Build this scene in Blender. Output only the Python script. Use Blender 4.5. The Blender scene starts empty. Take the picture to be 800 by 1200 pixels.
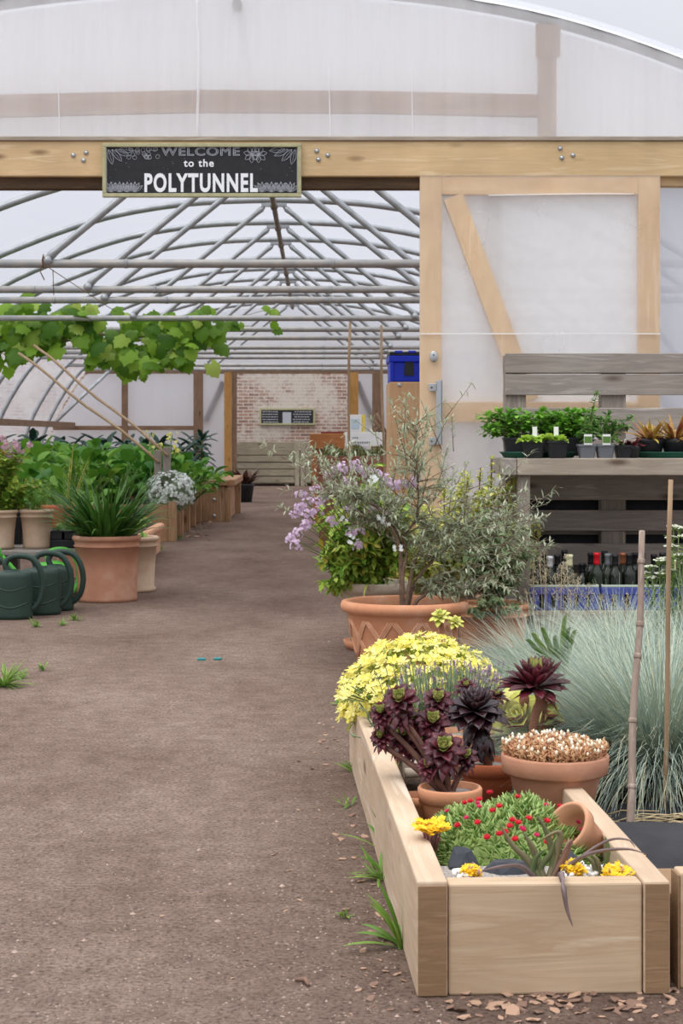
import bpy, bmesh, math, random
from mathutils import Vector, Matrix
V = Vector
PI = math.pi
HC = 0.98
C = bpy.context.scene.collection
WL = {}

def P(px, py, Y):
    return V(((px - 370) / 2000 * Y, Y, HC - (py - 510) / 2000 * Y))

# ------------------------------------------------------------------ tagging
def T(o, label, cat, group=None, kind=None):
    o['label'] = label
    o['category'] = cat
    if group: o['group'] = group
    if kind: o['kind'] = kind
    return o

def thing(name, loc, label, cat, group=None, kind=None):
    o = bpy.data.objects.new(name, None)
    C.objects.link(o)
    o.location = loc
    o.empty_display_size = 0.05
    WL[o] = V(loc)
    return T(o, label, cat, group, kind)

def dup(root, loc, rz=0, s=1, label=None, group=None):
    r = root.copy(); C.objects.link(r)
    r.location = loc; r.rotation_euler = (0, 0, rz); r.scale = (s, s, s)
    if label: r['label'] = label
    if group: r['group'] = group
    WL[r] = V(loc)
    for ch in list(root.children):
        c = ch.copy(); C.objects.link(c); c.parent = r
        for g in list(ch.children):
            d = g.copy(); C.objects.link(d); d.parent = c
    return r

# ------------------------------------------------------------------ mesh builder
class MB:
    def __init__(s):
        s.v = []; s.f = []; s.m = []; s.sm = []
    def add(s, vs, fs, mi=0, smooth=True):
        b = len(s.v)
        s.v.extend([tuple(p) for p in vs])
        for f in fs:
            s.f.append(tuple(i + b for i in f)); s.m.append(mi); s.sm.append(smooth)
    def box(s, a, b, bev=0.004, mi=0, rot=None, pivot=None, jit=0, rnd=None):
        a = V(a); b = V(b)
        bm = bmesh.new()
        bmesh.ops.create_cube(bm, size=1)
        d = V((abs(b.x - a.x), abs(b.y - a.y), abs(b.z - a.z))); c = (a + b) / 2
        for v in bm.verts: v.co = V((v.co.x * d.x, v.co.y * d.y, v.co.z * d.z))
        bev = min(bev, min(d) * 0.4)
        if bev > 0:
            bmesh.ops.bevel(bm, geom=list(bm.edges), offset=bev, segments=2, affect='EDGES', profile=0.5)
        if rot is not None:
            bm.transform(rot)
        bm.verts.index_update()
        s.add([v.co + c for v in bm.verts], [[v.index for v in f.verts] for f in bm.faces], mi, False)
        bm.free()
        return s
    def beam(s, p, q, w, t, bev=0.003, mi=0, up=V((0, 0, 1))):
        # board from p to q: width w across (perp. in plane of up), thickness t
        p = V(p); q = V(q); d = q - p; L = d.length; d.normalize()
        x = d.cross(up)
        if x.length < 1e-4: x = d.cross(V((0, 1, 0)))
        x.normalize(); z = x.cross(d)
        R = Matrix((x, d, z)).transposed().to_4x4()
        c = (p + q) / 2
        h = V((w, L, t)) / 2
        return s.box(c - h, c + h, bev, mi, rot=R)
    def tube(s, pts, r, n=8, mi=0, caps=True):
        pts = [V(p) for p in pts]
        k = len(pts)
        if not isinstance(r, (list, tuple)): r = [r] * k
        vs = []; fs = []
        ref = None
        for i in range(k):
            t = (pts[min(i + 1, k - 1)] - pts[max(i - 1, 0)])
            if t.length < 1e-9: t = V((0, 0, 1))
            t.normalize()
            if ref is None:
                ref = V((0, 0, 1)) if abs(t.z) < 0.9 else V((1, 0, 0))
            a = t.cross(ref)
            if a.length < 1e-6: a = t.cross(V((0, 1, 0)))
            a.normalize(); b = a.cross(t); ref = b
            ref = b if True else ref
            for j in range(n):
                an = 2 * PI * j / n
                vs.append(pts[i] + (a * math.cos(an) + b * math.sin(an)) * r[i])
            ref = a.cross(t) * 1.0
        for i in range(k - 1):
            for j in range(n):
                fs.append((i * n + j, i * n + (j + 1) % n, (i + 1) * n + (j + 1) % n, (i + 1) * n + j))
        if caps:
            fs.append(tuple(range(n - 1, -1, -1))); fs.append(tuple((k - 1) * n + j for j in range(n)))
        s.add(vs, fs, mi, True)
        return s
    def lathe(s, prof, c=(0, 0, 0), n=40, mi=0, M=None, sx=1, sy=1):
        c = V(c); vs = []; fs = []
        k = len(prof)
        for (r, z) in prof:
            for j in range(n):
                a = 2 * PI * j / n
                p = V((r * math.cos(a) * sx, r * math.sin(a) * sy, z))
                if M is not None: p = M @ p
                vs.append(p + c)
        for i in range(k - 1):
            for j in range(n):
                fs.append((i * n + j, i * n + (j + 1) % n, (i + 1) * n + (j + 1) % n, (i + 1) * n + j))
        fs.append(tuple(range(n - 1, -1, -1)))
        fs.append(tuple((k - 1) * n + j for j in range(n)))
        s.add(vs, fs, mi, True)
        return s
    def leaf(s, p, d, up, L, W, bend=0.3, shape=(0.15, .8, 1, .7, 0.02), fold=0.15, mi=0, thick=0):
        """leaf blade along d from p; bends down along up; cross section folded."""
        p = V(p); d = V(d).normalized(); up = V(up)
        x = d.cross(up)
        if x.length < 1e-4: x = d.cross(V((1, 0, 0.1)))
        x.normalize(); u = x.cross(d).normalized()
        n = len(shape); vs = []; fs = []
        pos = p.copy(); ang = 0
        st = L / (n - 1)
        k = 4 if thick else 3
        for i, w in enumerate(shape):
            a = -bend * i / (n - 1)
            dd = d * math.cos(a) + u * math.sin(a); uu = u * math.cos(a) - d * math.sin(a)
            if i: pos = pos + dd * st
            hw = W * w / 2
            vs.append(pos - x * hw + uu * hw * fold * 2)
            vs.append(pos.copy() + (uu * thick * w * .4 if thick else V((0, 0, 0))))
            vs.append(pos + x * hw + uu * hw * fold * 2)
            if thick: vs.append(pos - uu * thick * max(w, .2))
        for i in range(n - 1):
            a = i * k; b = a + k
            if thick:
                for j in range(4):
                    fs.append((a + j, a + (j + 1) % 4, b + (j + 1) % 4, b + j))
            else:
                fs += [(a, a + 1, b + 1, b), (a + 1, a + 2, b + 2, b + 1)]
        if thick:
            fs.append((0, 3, 2, 1)); e = (n - 1) * 4; fs.append((e, e + 1, e + 2, e + 3))
        s.add(vs, fs, mi, True)
    def blade(s, p, az, e0, e1, L, W, n=5, mi=0, fold=0.2, tw=0, prof=None):
        """grass blade: elevation goes from e0 to e1 along its length"""
        p = V(p); vs = []; fs = []
        x0 = V((-math.sin(az), math.cos(az), 0))
        for i in range(n + 1):
            t = i / n
            e = e0 + (e1 - e0) * t
            h = V((math.cos(az), math.sin(az), 0))
            d = h * math.cos(e) + V((0, 0, 1)) * math.sin(e)
            u = d.cross(x0) * -1
            if i: p = p + d * (L / n)
            w = (prof[min(i, len(prof) - 1)] if prof else (1 - t ** 2.2) * (0.75 + .25 * min(1, t * 4))) * W / 2
            w = max(w, W * 0.03)
            vs += [p - x0 * w, p - u * w * fold * 2, p + x0 * w]
        for i in range(n):
            a = i * 3; b = a + 3
            fs += [(a, a + 1, b + 1, b), (a + 1, a + 2, b + 2, b + 1)]
        s.add(vs, fs, mi, True)
        return p
    def strand(s, p, az, e0, e1, L, W, n=4, mi=0):
        p = V(p); vs = []; fs = []
        x0 = V((-math.sin(az), math.cos(az), 0)); h = V((math.cos(az), math.sin(az), 0))
        for i in range(n + 1):
            t = i / n
            e = e0 + (e1 - e0) * t
            d = h * math.cos(e) + V((0, 0, 1)) * math.sin(e)
            if i: p = p + d * (L / n)
            w = W / 2 * (1 - .85 * t)
            vs += [p - x0 * w, p + x0 * w]
        for i in range(n): fs.append((2 * i, 2 * i + 1, 2 * i + 3, 2 * i + 2))
        s.add(vs, fs, mi, True)
        return p
    def flower(s, p, nrm, r, n=5, w=.6, mi=0, cup=.25, mc=None):
        p = V(p); nrm = V(nrm).normalized()
        a = nrm.orthogonal().normalized(); b = nrm.cross(a)
        o = random.random() * 6
        for j in range(n):
            an = o + 2 * PI * j / n
            d = a * math.cos(an) + b * math.sin(an); x = nrm.cross(d)
            q = [p, p + d * r * .55 + x * r * w * .45 + nrm * r * cup * .4, p + d * r + nrm * r * cup, p + d * r * .55 - x * r * w * .45 + nrm * r * cup * .4]
            s.add(q, [(0, 1, 2, 3)], mi, False)
        if mc is not None:
            s.blob(p + nrm * r * .1, r * .2, mc)
    def blob(s, c, r, mi=0, sub=1, sq=(1, 1, 1), jit=0, rnd=random, M=None):
        bm = bmesh.new()
        bmesh.ops.create_icosphere(bm, subdivisions=sub, radius=1)
        c = V(c)
        if not isinstance(r, (tuple, list, Vector)): r = (r * sq[0], r * sq[1], r * sq[2])
        vs = []
        for v in bm.verts:
            k = 1 + (rnd.random() - .5) * jit
            q = V((v.co.x * r[0] * k, v.co.y * r[1] * k, v.co.z * r[2] * k))
            if M is not None: q = M @ q
            vs.append(c + q)
        bm.verts.index_update()
        s.add(vs, [[v.index for v in f.verts] for f in bm.faces], mi, True)
        bm.free()
    def build(s, name, mats, parent=None, origin=None, local=False):
        if not isinstance(mats, (list, tuple)): mats = [mats]
        o0 = V((0, 0, 0))
        if not local:
            o0 = WL[parent] if parent is not None else V(origin if origin is not None else (0, 0, 0))
        me = bpy.data.meshes.new(name)
        me.from_pydata([(v[0] - o0.x, v[1] - o0.y, v[2] - o0.z) for v in s.v], [], s.f)
        for m in mats: me.materials.append(m)
        me.polygons.foreach_set('material_index', s.m)
        me.polygons.foreach_set('use_smooth', s.sm)
        me.update()
        o = bpy.data.objects.new(name, me)
        C.objects.link(o)
        if parent is not None:
            o.parent = parent; WL[o] = WL[parent]
        else:
            o.location = o0; WL[o] = V(o0)
        return o

# ------------------------------------------------------------------ materials
def lin(c):
    return tuple(((x / 255) / 12.92 if x / 255 <= .04045 else ((x / 255 + .055) / 1.055) ** 2.4) for x in c) + (1,)

def newmat(name):
    m = bpy.data.materials.new(name); m.use_nodes = True
    nt = m.node_tree; nt.nodes.clear()
    return m, nt, nt.nodes.new('ShaderNodeOutputMaterial')

def N(nt, t, **k):
    n = nt.nodes.new(t)
    for a, b in k.items():
        if hasattr(n, a): setattr(n, a, b)
        else: n.inputs[a].default_value = b
    return n

def ramp(nt, stops):
    r = nt.nodes.new('ShaderNodeValToRGB')
    e = r.color_ramp.elements
    while len(e) < len(stops): e.new(.5)
    for x, (p, c) in zip(e, stops):
        x.position = p; x.color = lin(c)
    return r

def bump(nt, h, strength=.3, dist=.01):
    b = N(nt, 'ShaderNodeBump'); b.inputs['Strength'].default_value = strength; b.inputs['Distance'].default_value = dist
    nt.links.new(h, b.inputs['Height'])
    return b

def coords(nt, scale=(1, 1, 1), kind='Object'):
    tc = nt.nodes.new('ShaderNodeTexCoord'); mp = nt.nodes.new('ShaderNodeMapping')
    mp.inputs['Scale'].default_value = scale
    nt.links.new(tc.outputs[kind], mp.inputs['Vector'])
    return mp.outputs['Vector']

def plain(name, col, rough=.6, metal=0, spec=.4, var=0, vscale=20, bmp=0, col2=None, trans=0, ior=1.45):
    m, nt, out = newmat(name)
    p = N(nt, 'ShaderNodeBsdfPrincipled')
    p.inputs['Base Color'].default_value = lin(col)
    p.inputs['Roughness'].default_value = rough; p.inputs['Metallic'].default_value = metal
    p.inputs['Specular IOR Level'].default_value = spec
    p.inputs['Transmission Weight'].default_value = trans; p.inputs['IOR'].default_value = ior
    if col2 or bmp:
        nz = N(nt, 'ShaderNodeTexNoise'); nz.inputs['Scale'].default_value = vscale; nz.inputs['Detail'].default_value = 4
        nt.links.new(coords(nt), nz.inputs['Vector'])
        if col2:
            r = ramp(nt, [(.3, col), (.7, col2)])
            nt.links.new(nz.outputs['Fac'], r.inputs['Fac']); nt.links.new(r.outputs['Color'], p.inputs['Base Color'])
        if bmp:
            b = bump(nt, nz.outputs['Fac'], bmp, .005); nt.links.new(b.outputs['Normal'], p.inputs['Normal'])
    nt.links.new(p.outputs['BSDF'], out.inputs['Surface'])
    return m

def leafmat(name, c1, c2, trans=.25, rough=.5, c3=None, spec=.3):
    m, nt, out = newmat(name)
    g = N(nt, 'ShaderNodeNewGeometry')
    st = [(0, c1), (1, c2)] if not c3 else [(0, c1), (.8, c2), (1, c3)]
    r = ramp(nt, st)
    nt.links.new(g.outputs['Random Per Island'], r.inputs['Fac'])
    p = N(nt, 'ShaderNodeBsdfPrincipled'); p.inputs['Roughness'].default_value = rough
    p.inputs['Specular IOR Level'].default_value = spec
    nt.links.new(r.outputs['Color'], p.inputs['Base Color'])
    if trans:
        t = N(nt, 'ShaderNodeBsdfTranslucent'); nt.links.new(r.outputs['Color'], t.inputs['Color'])
        mx = N(nt, 'ShaderNodeMixShader'); mx.inputs[0].default_value = trans
        nt.links.new(p.outputs['BSDF'], mx.inputs[1]); nt.links.new(t.outputs['BSDF'], mx.inputs[2])
        nt.links.new(mx.outputs['Shader'], out.inputs['Surface'])
    else:
        nt.links.new(p.outputs['BSDF'], out.inputs['Surface'])
    return m

def wood(name, c1, c2, axis='X', c3=None, sc=1, knots=True, rough=.75, bmp=.35):
    m, nt, out = newmat(name)
    s = {'X': (1.2, 14, 14), 'Y': (14, 1.2, 14), 'Z': (14, 14, 1.2)}[axis]
    s = tuple(x * sc for x in s)
    v = coords(nt, s)
    nz = N(nt, 'ShaderNodeTexNoise'); nz.inputs['Scale'].default_value = 2.2; nz.inputs['Detail'].default_value = 6
    nz.inputs['Roughness'].default_value = .6; nz.inputs['Distortion'].default_value = .8
    nt.links.new(v, nz.inputs['Vector'])
    r = ramp(nt, [(.3, c1), (.55, c2), (.72, c3 or c1)])
    nt.links.new(nz.outputs['Fac'], r.inputs['Fac'])
    big = N(nt, 'ShaderNodeTexNoise'); big.inputs['Scale'].default_value = 3
    nt.links.new(coords(nt), big.inputs['Vector'])
    mx = N(nt, 'ShaderNodeMix', data_type='RGBA', blend_type='MULTIPLY'); mx.inputs[0].default_value = .6
    r2 = ramp(nt, [(.3, (215, 210, 205)), (.7, (255, 255, 255))])
    nt.links.new(big.outputs['Fac'], r2.inputs['Fac'])
    nt.links.new(r.outputs['Color'], mx.inputs[6]); nt.links.new(r2.outputs['Color'], mx.inputs[7])
    col = mx.outputs[2]
    if knots:
        ks = {'X': (2.2, 7, 7), 'Y': (7, 2.2, 7), 'Z': (7, 7, 2.2)}[axis]
        vo = N(nt, 'ShaderNodeTexVoronoi'); vo.inputs['Scale'].default_value = 1.3
        nt.links.new(coords(nt, ks), vo.inputs['Vector'])
        kr = ramp(nt, [(.06, (110, 75, 50)), (.2, (255, 255, 255))])
        nt.links.new(vo.outputs['Distance'], kr.inputs['Fac'])
        m2 = N(nt, 'ShaderNodeMix', data_type='RGBA', blend_type='MULTIPLY'); m2.inputs[0].default_value = .7
        nt.links.new(col, m2.inputs[6]); nt.links.new(kr.outputs['Color'], m2.inputs[7]); col = m2.outputs[2]
    p = N(nt, 'ShaderNodeBsdfPrincipled'); p.inputs['Roughness'].default_value = rough; p.inputs['Specular IOR Level'].default_value = .25
    nt.links.new(col, p.inputs['Base Color'])
    b = bump(nt, nz.outputs['Fac'], bmp, .004); nt.links.new(b.outputs['Normal'], p.inputs['Normal'])
    nt.links.new(p.outputs['BSDF'], out.inputs['Surface'])
    return m

def film(name, transp, col=(240, 241, 244), fold=(6, 6, .4), bmp=.3, gloss=.06, dist=.03, trl=.6):
    m, nt, out = newmat(name)
    nz = N(nt, 'ShaderNodeTexNoise'); nz.inputs['Scale'].default_value = 1.0; nz.inputs['Detail'].default_value = 3
    nt.links.new(coords(nt, fold), nz.inputs['Vector'])
    b = bump(nt, nz.outputs['Fac'], bmp, dist)
    d = N(nt, 'ShaderNodeBsdfDiffuse'); d.inputs['Color'].default_value = lin(col)
    t = N(nt, 'ShaderNodeBsdfTranslucent'); t.inputs['Color'].default_value = lin(col)
    g = N(nt, 'ShaderNodeBsdfGlossy'); g.inputs['Roughness'].default_value = .25
    for x in (d, t, g): nt.links.new(b.outputs['Normal'], x.inputs['Normal'])
    m1 = N(nt, 'ShaderNodeMixShader'); m1.inputs[0].default_value = trl
    nt.links.new(d.outputs[0], m1.inputs[1]); nt.links.new(t.outputs[0], m1.inputs[2])
    m2 = N(nt, 'ShaderNodeMixShader'); m2.inputs[0].default_value = gloss
    nt.links.new(m1.outputs[0], m2.inputs[1]); nt.links.new(g.outputs[0], m2.inputs[2])
    tr = N(nt, 'ShaderNodeBsdfTransparent')
    m3 = N(nt, 'ShaderNodeMixShader'); m3.inputs[0].default_value = transp
    # folds scatter a little more than the flat sheet
    mr = N(nt, 'ShaderNodeMapRange'); mr.inputs['From Min'].default_value = .3; mr.inputs['From Max'].default_value = .7
    mr.inputs['To Min'].default_value = transp * 1.15; mr.inputs['To Max'].default_value = transp * .85
    nt.links.new(nz.outputs['Fac'], mr.inputs['Value']); nt.links.new(mr.outputs[0], m3.inputs[0])
    nt.links.new(m2.outputs[0], m3.inputs[1]); nt.links.new(tr.outputs[0], m3.inputs[2])
    nt.links.new(m3.outputs[0], out.inputs['Surface'])
    return m

def ground_mat():
    m, nt, out = newmat('path_soil')
    v = coords(nt)
    n1 = N(nt, 'ShaderNodeTexNoise'); n1.inputs['Scale'].default_value = 1.6; n1.inputs['Detail'].default_value = 6; n1.inputs['Roughness'].default_value = .65
    nt.links.new(coords(nt, (1, .55, 1)), n1.inputs['Vector'])
    n2 = N(nt, 'ShaderNodeTexNoise'); n2.inputs['Scale'].default_value = 95; n2.inputs['Detail'].default_value = 6; n2.inputs['Roughness'].default_value = .75
    nt.links.new(v, n2.inputs['Vector'])
    n3 = N(nt, 'ShaderNodeTexNoise'); n3.inputs['Scale'].default_value = 14; n3.inputs['Detail'].default_value = 5; n3.inputs['Roughness'].default_value = .7
    nt.links.new(v, n3.inputs['Vector'])
    r1 = ramp(nt, [(.34, (162, 139, 127)), (.66, (196, 175, 161))])
    nt.links.new(n1.outputs['Fac'], r1.inputs['Fac'])
    r2 = ramp(nt, [(.36, (128, 124, 122)), (.5, (222, 218, 215)), (.68, (255, 255, 255))])
    nt.links.new(n2.outputs['Fac'], r2.inputs['Fac'])
    r3 = ramp(nt, [(.3, (190, 184, 180)), (.65, (255, 255, 255))])
    nt.links.new(n3.outputs['Fac'], r3.inputs['Fac'])
    a = N(nt, 'ShaderNodeMix', data_type='RGBA', blend_type='MULTIPLY'); a.inputs[0].default_value = .9
    nt.links.new(r1.outputs['Color'], a.inputs[6]); nt.links.new(r2.outputs['Color'], a.inputs[7])
    b = N(nt, 'ShaderNodeMix', data_type='RGBA', blend_type='MULTIPLY'); b.inputs[0].default_value = .7
    nt.links.new(a.outputs[2], b.inputs[6]); nt.links.new(r3.outputs['Color'], b.inputs[7])
    # tunnel soil painted darker for damp and dimmer light; darker soil by the beds
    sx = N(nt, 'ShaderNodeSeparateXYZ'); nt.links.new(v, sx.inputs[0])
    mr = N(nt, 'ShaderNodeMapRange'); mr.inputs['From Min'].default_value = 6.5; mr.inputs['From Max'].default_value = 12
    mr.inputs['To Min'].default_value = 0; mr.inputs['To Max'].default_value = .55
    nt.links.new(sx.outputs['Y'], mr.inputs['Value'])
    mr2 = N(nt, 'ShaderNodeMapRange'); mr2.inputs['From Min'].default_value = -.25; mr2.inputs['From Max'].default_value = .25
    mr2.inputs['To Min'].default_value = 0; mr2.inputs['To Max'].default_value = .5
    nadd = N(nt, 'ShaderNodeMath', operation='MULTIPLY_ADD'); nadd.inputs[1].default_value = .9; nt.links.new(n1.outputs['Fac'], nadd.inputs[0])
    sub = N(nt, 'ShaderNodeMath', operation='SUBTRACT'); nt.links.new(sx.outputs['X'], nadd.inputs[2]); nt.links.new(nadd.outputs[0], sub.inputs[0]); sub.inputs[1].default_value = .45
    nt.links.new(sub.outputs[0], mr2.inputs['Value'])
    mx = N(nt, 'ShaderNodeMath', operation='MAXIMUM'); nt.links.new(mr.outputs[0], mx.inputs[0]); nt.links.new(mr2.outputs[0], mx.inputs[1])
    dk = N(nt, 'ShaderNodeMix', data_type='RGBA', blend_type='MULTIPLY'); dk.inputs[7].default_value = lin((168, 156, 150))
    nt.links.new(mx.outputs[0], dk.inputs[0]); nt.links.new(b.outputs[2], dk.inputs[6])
    p = N(nt, 'ShaderNodeBsdfPrincipled'); p.inputs['Roughness'].default_value = .95; p.inputs['Specular IOR Level'].default_value = .1
    nt.links.new(dk.outputs[2], p.inputs['Base Color'])
    ad = N(nt, 'ShaderNodeMath', operation='ADD'); nt.links.new(n2.outputs['Fac'], ad.inputs[0]); nt.links.new(n3.outputs['Fac'], ad.inputs[1])
    bp = bump(nt, ad.outputs[0], .9, .016); nt.links.new(bp.outputs['Normal'], p.inputs['Normal'])
    nt.links.new(p.outputs['BSDF'], out.inputs['Surface'])
    return m

def brick_mat():
    m, nt, out = newmat('old_brick')
    tc = coords(nt, (1, 1, 1))
    sx = N(nt, 'ShaderNodeSeparateXYZ'); nt.links.new(tc, sx.inputs[0])
    cb = N(nt, 'ShaderNodeCombineXYZ'); nt.links.new(sx.outputs['X'], cb.inputs[0]); nt.links.new(sx.outputs['Z'], cb.inputs[1])
    br = N(nt, 'ShaderNodeTexBrick'); nt.links.new(cb.outputs[0], br.inputs['Vector'])
    br.inputs['Scale'].default_value = 1; br.inputs['Mortar Size'].default_value = .009; br.inputs['Row Height'].default_value = .068; br.inputs['Brick Width'].default_value = .21
    br.inputs['Color1'].default_value = lin((168, 132, 114)); br.inputs['Color2'].default_value = lin((136, 106, 94)); br.inputs['Mortar'].default_value = lin((200, 192, 182))
    nz = N(nt, 'ShaderNodeTexNoise'); nz.inputs['Scale'].default_value = 12; nz.inputs['Detail'].default_value = 8; nz.inputs['Roughness'].default_value = .85
    nt.links.new(tc, nz.inputs['Vector'])
    n2 = N(nt, 'ShaderNodeTexNoise'); n2.inputs['Scale'].default_value = 1.6; nt.links.new(tc, n2.inputs['Vector'])
    ad = N(nt, 'ShaderNodeMath', operation='MULTIPLY_ADD'); ad.inputs[1].default_value = .8; nt.links.new(n2.outputs['Fac'], ad.inputs[0]); nt.links.new(nz.outputs['Fac'], ad.inputs[2])
    r = ramp(nt, [(.84, (0, 0, 0)), (1.02, (235, 235, 235))]); nt.links.new(ad.outputs[0], r.inputs['Fac'])
    mx = N(nt, 'ShaderNodeMix', data_type='RGBA'); mx.inputs[7].default_value = lin((205, 198, 188))
    nt.links.new(r.outputs['Color'], mx.inputs[0]); nt.links.new(br.outputs['Color'], mx.inputs[6])
    p = N(nt, 'ShaderNodeBsdfPrincipled'); p.inputs['Roughness'].default_value = .9
    nt.links.new(mx.outputs[2], p.inputs['Base Color'])
    b = bump(nt, br.outputs['Fac'], -.5, .01); nt.links.new(b.outputs['Normal'], p.inputs['Normal'])
    nt.links.new(p.outputs['BSDF'], out.inputs['Surface'])
    return m

def terracotta(name, c1, c2, c3, sc=7):
    m, nt, out = newmat(name)
    v = coords(nt)
    n1 = N(nt, 'ShaderNodeTexNoise'); n1.inputs['Scale'].default_value = sc; n1.inputs['Detail'].default_value = 6; n1.inputs['Roughness'].default_value = .65
    nt.links.new(v, n1.inputs['Vector'])
    r = ramp(nt, [(.3, c1), (.52, c2), (.72, c3)]); nt.links.new(n1.outputs['Fac'], r.inputs['Fac'])
    p = N(nt, 'ShaderNodeBsdfPrincipled'); p.inputs['Roughness'].default_value = .85; p.inputs['Specular IOR Level'].default_value = .2
    nt.links.new(r.outputs['Color'], p.inputs['Base Color'])
    n2 = N(nt, 'ShaderNodeTexNoise'); n2.inputs['Scale'].default_value = 120; nt.links.new(v, n2.inputs['Vector'])
    b = bump(nt, n2.outputs['Fac'], .15, .003); nt.links.new(b.outputs['Normal'], p.inputs['Normal'])
    nt.links.new(p.outputs['BSDF'], out.inputs['Surface'])
    return m

M = {}
M['ground'] = ground_mat()
M['brick'] = brick_mat()
M['film_roof'] = film('roof_polythene', .5, (214, 217, 225), (.5, .15, .5), .15)
M['film_gable'] = film('gable_polythene', .42, (252, 252, 253), (7, 7, .35), .5, trl=.4)
M['film_inner'] = film('inner_polythene', .07, (252, 252, 253), (7, 7, .35), .4, trl=.45)
M['film_wall'] = film('wall_polythene', .12, (226, 229, 236), (5, 5, .5), .3)
M['film_door'] = film('door_polythene', .66, (250, 249, 248), (2.6, 2.6, 2.2), .5, .06, dist=.06)
M['film_back'] = film('door_backing_polythene', .06, (252, 252, 253), (1.6, 1.6, 1.2), .5, .04, dist=.06, trl=.45)
M['beam'] = wood('beam_pine', (222, 194, 152), (210, 181, 138), 'X', (230, 206, 168))
M['doorX'] = wood('door_pine_x', (236, 204, 160), (224, 188, 142), 'X', (243, 216, 178), knots=False)
M['doorZ'] = wood('door_pine_z', (236, 204, 160), (224, 188, 142), 'Z', (243, 216, 178), knots=False)
M['gabX'] = wood('gable_rail_wood', (182, 148, 118), (160, 126, 98), 'X', (200, 168, 140))
M['gabZ'] = wood('gable_post_wood', (182, 150, 122), (160, 128, 102), 'Z', (200, 170, 142))
M['oldX'] = wood('old_frame_x', (150, 122, 98), (128, 102, 82), 'X', (170, 142, 118))
M['oldZ'] = wood('old_frame_z', (150, 122, 98), (128, 102, 82), 'Z', (170, 142, 118))
M['orangeZ'] = wood('orange_post', (196, 150, 88), (180, 132, 72), 'Z', (206, 164, 104))
M['greyX'] = wood('weathered_x', (172, 163, 155), (146, 138, 131), 'X', (192, 184, 176), bmp=.6)
M['greyY'] = wood('weathered_y', (172, 163, 155), (146, 138, 131), 'Y', (192, 184, 176), bmp=.6)
M['greyZ'] = wood('weathered_z', (166, 156, 146), (140, 131, 122), 'Z', (184, 174, 164), bmp=.6)
M['paleX'] = wood('bench_plank_x', (186, 174, 158), (164, 152, 138), 'X', (200, 189, 174))
M['bedY'] = wood('sleeper_y', (210, 189, 164), (194, 170, 144), 'Y', (224, 208, 188))
M['bedX'] = wood('sleeper_x', (206, 184, 156), (192, 166, 136), 'X', (218, 198, 172), knots=False)
M['endgrain'] = wood('sleeper_end', (158, 128, 98), (140, 112, 84), 'X', (172, 143, 112), sc=2, knots=False)
M['binX'] = wood('bin_plank', (196, 186, 162), (168, 160, 138), 'X', (212, 202, 180))
M['binZ'] = wood('bin_batten', (206, 196, 172), (178, 170, 150), 'Z', (220, 210, 188))
M['plantY'] = wood('planter_plank', (186, 148, 112), (160, 122, 90), 'Y', (204, 168, 132))
M['plantZ'] = wood('planter_post', (188, 152, 116), (158, 124, 94), 'Z', (204, 172, 136))
M['orangeX'] = wood('cedar_x', (196, 132, 82), (176, 112, 66), 'X', (208, 148, 98))
M['redX'] = wood('stained_red_x', (150, 100, 80), (130, 84, 66), 'X', (166, 116, 94))
M['ply'] = wood('plywood', (222, 184, 142), (212, 172, 130), 'Z', (230, 194, 154), knots=False)
M['cane'] = wood('bamboo', (182, 158, 128), (158, 132, 104), 'Z', (196, 174, 146), knots=False)
M['canegrey'] = wood('weathered_bamboo', (176, 160, 148), (150, 132, 120), 'Z', (190, 176, 164), knots=False)
M['moss'] = wood('mossy_post', (58, 58, 30), (44, 44, 24), 'Z', (76, 72, 40), knots=False)
M['steel'] = plain('galvanised_steel', (158, 162, 164), .42, .55, col2=(186, 189, 190), vscale=9)
M['rustytop'] = plain('dusty_steel', (158, 160, 160), .5, .4, col2=(182, 176, 168), vscale=9)
M['ridge'] = plain('dull_steel', (146, 138, 130), .6, .3, col2=(120, 106, 94), vscale=3)
M['zinc'] = plain('zinc_handle', (190, 195, 198), .35, .8)
M['iron'] = plain('rusty_iron', (110, 84, 64), .8, .2, col2=(140, 104, 76), vscale=30)
M['darkstrip'] = wood('dark_header', (112, 90, 68), (84, 66, 50), 'X', (128, 104, 80), knots=False)
M['board'] = plain('chalkboard', (38, 38, 42), .75, col2=(46, 46, 50), vscale=30)
M['chalk'] = plain('white_paint', (236, 238, 242), .8)
M['chalkdim'] = plain('chalk_line', (176, 180, 188), .9)
M['signframe'] = plain('sign_frame_green', (160, 158, 122), .6, col2=(182, 178, 142), vscale=30)
M['terra'] = terracotta('terracotta', (194, 134, 100), (206, 147, 112), (218, 172, 144))
M['terraw'] = terracotta('washed_terracotta', (190, 138, 106), (204, 154, 122), (218, 180, 152), 5)
M['terrad'] = terracotta('dark_terracotta', (150, 84, 56), (170, 98, 66), (184, 114, 82))
M['terrap'] = terracotta('pale_terracotta', (186, 158, 132), (200, 174, 148), (214, 192, 170), 6)
M['terral'] = terracotta('lime_bloomed_terracotta', (174, 124, 98), (188, 138, 112), (204, 164, 142), 5)
M['terralime'] = terracotta('whitened_terracotta', (176, 160, 140), (196, 182, 164), (150, 134, 110), 14)
M['soil'] = plain('potting_soil', (52, 40, 32), .95, col2=(92, 74, 60), vscale=70, bmp=.8)
M['grit'] = plain('grit', (120, 112, 106), .9, col2=(190, 182, 174), vscale=180, bmp=.9)
M['black'] = plain('black_plastic', (34, 35, 38), .45, col2=(44, 45, 48), vscale=25)
M['greypl'] = plain('grey_plastic', (112, 116, 122), .5)
M['greenpl'] = plain('green_tray_plastic', (30, 88, 70), .45)
M['can'] = plain('dark_green_plastic', (36, 54, 47), .5, col2=(46, 66, 58), vscale=8)
M['lime'] = plain('lime_plastic', (98, 190, 78), .45)
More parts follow.
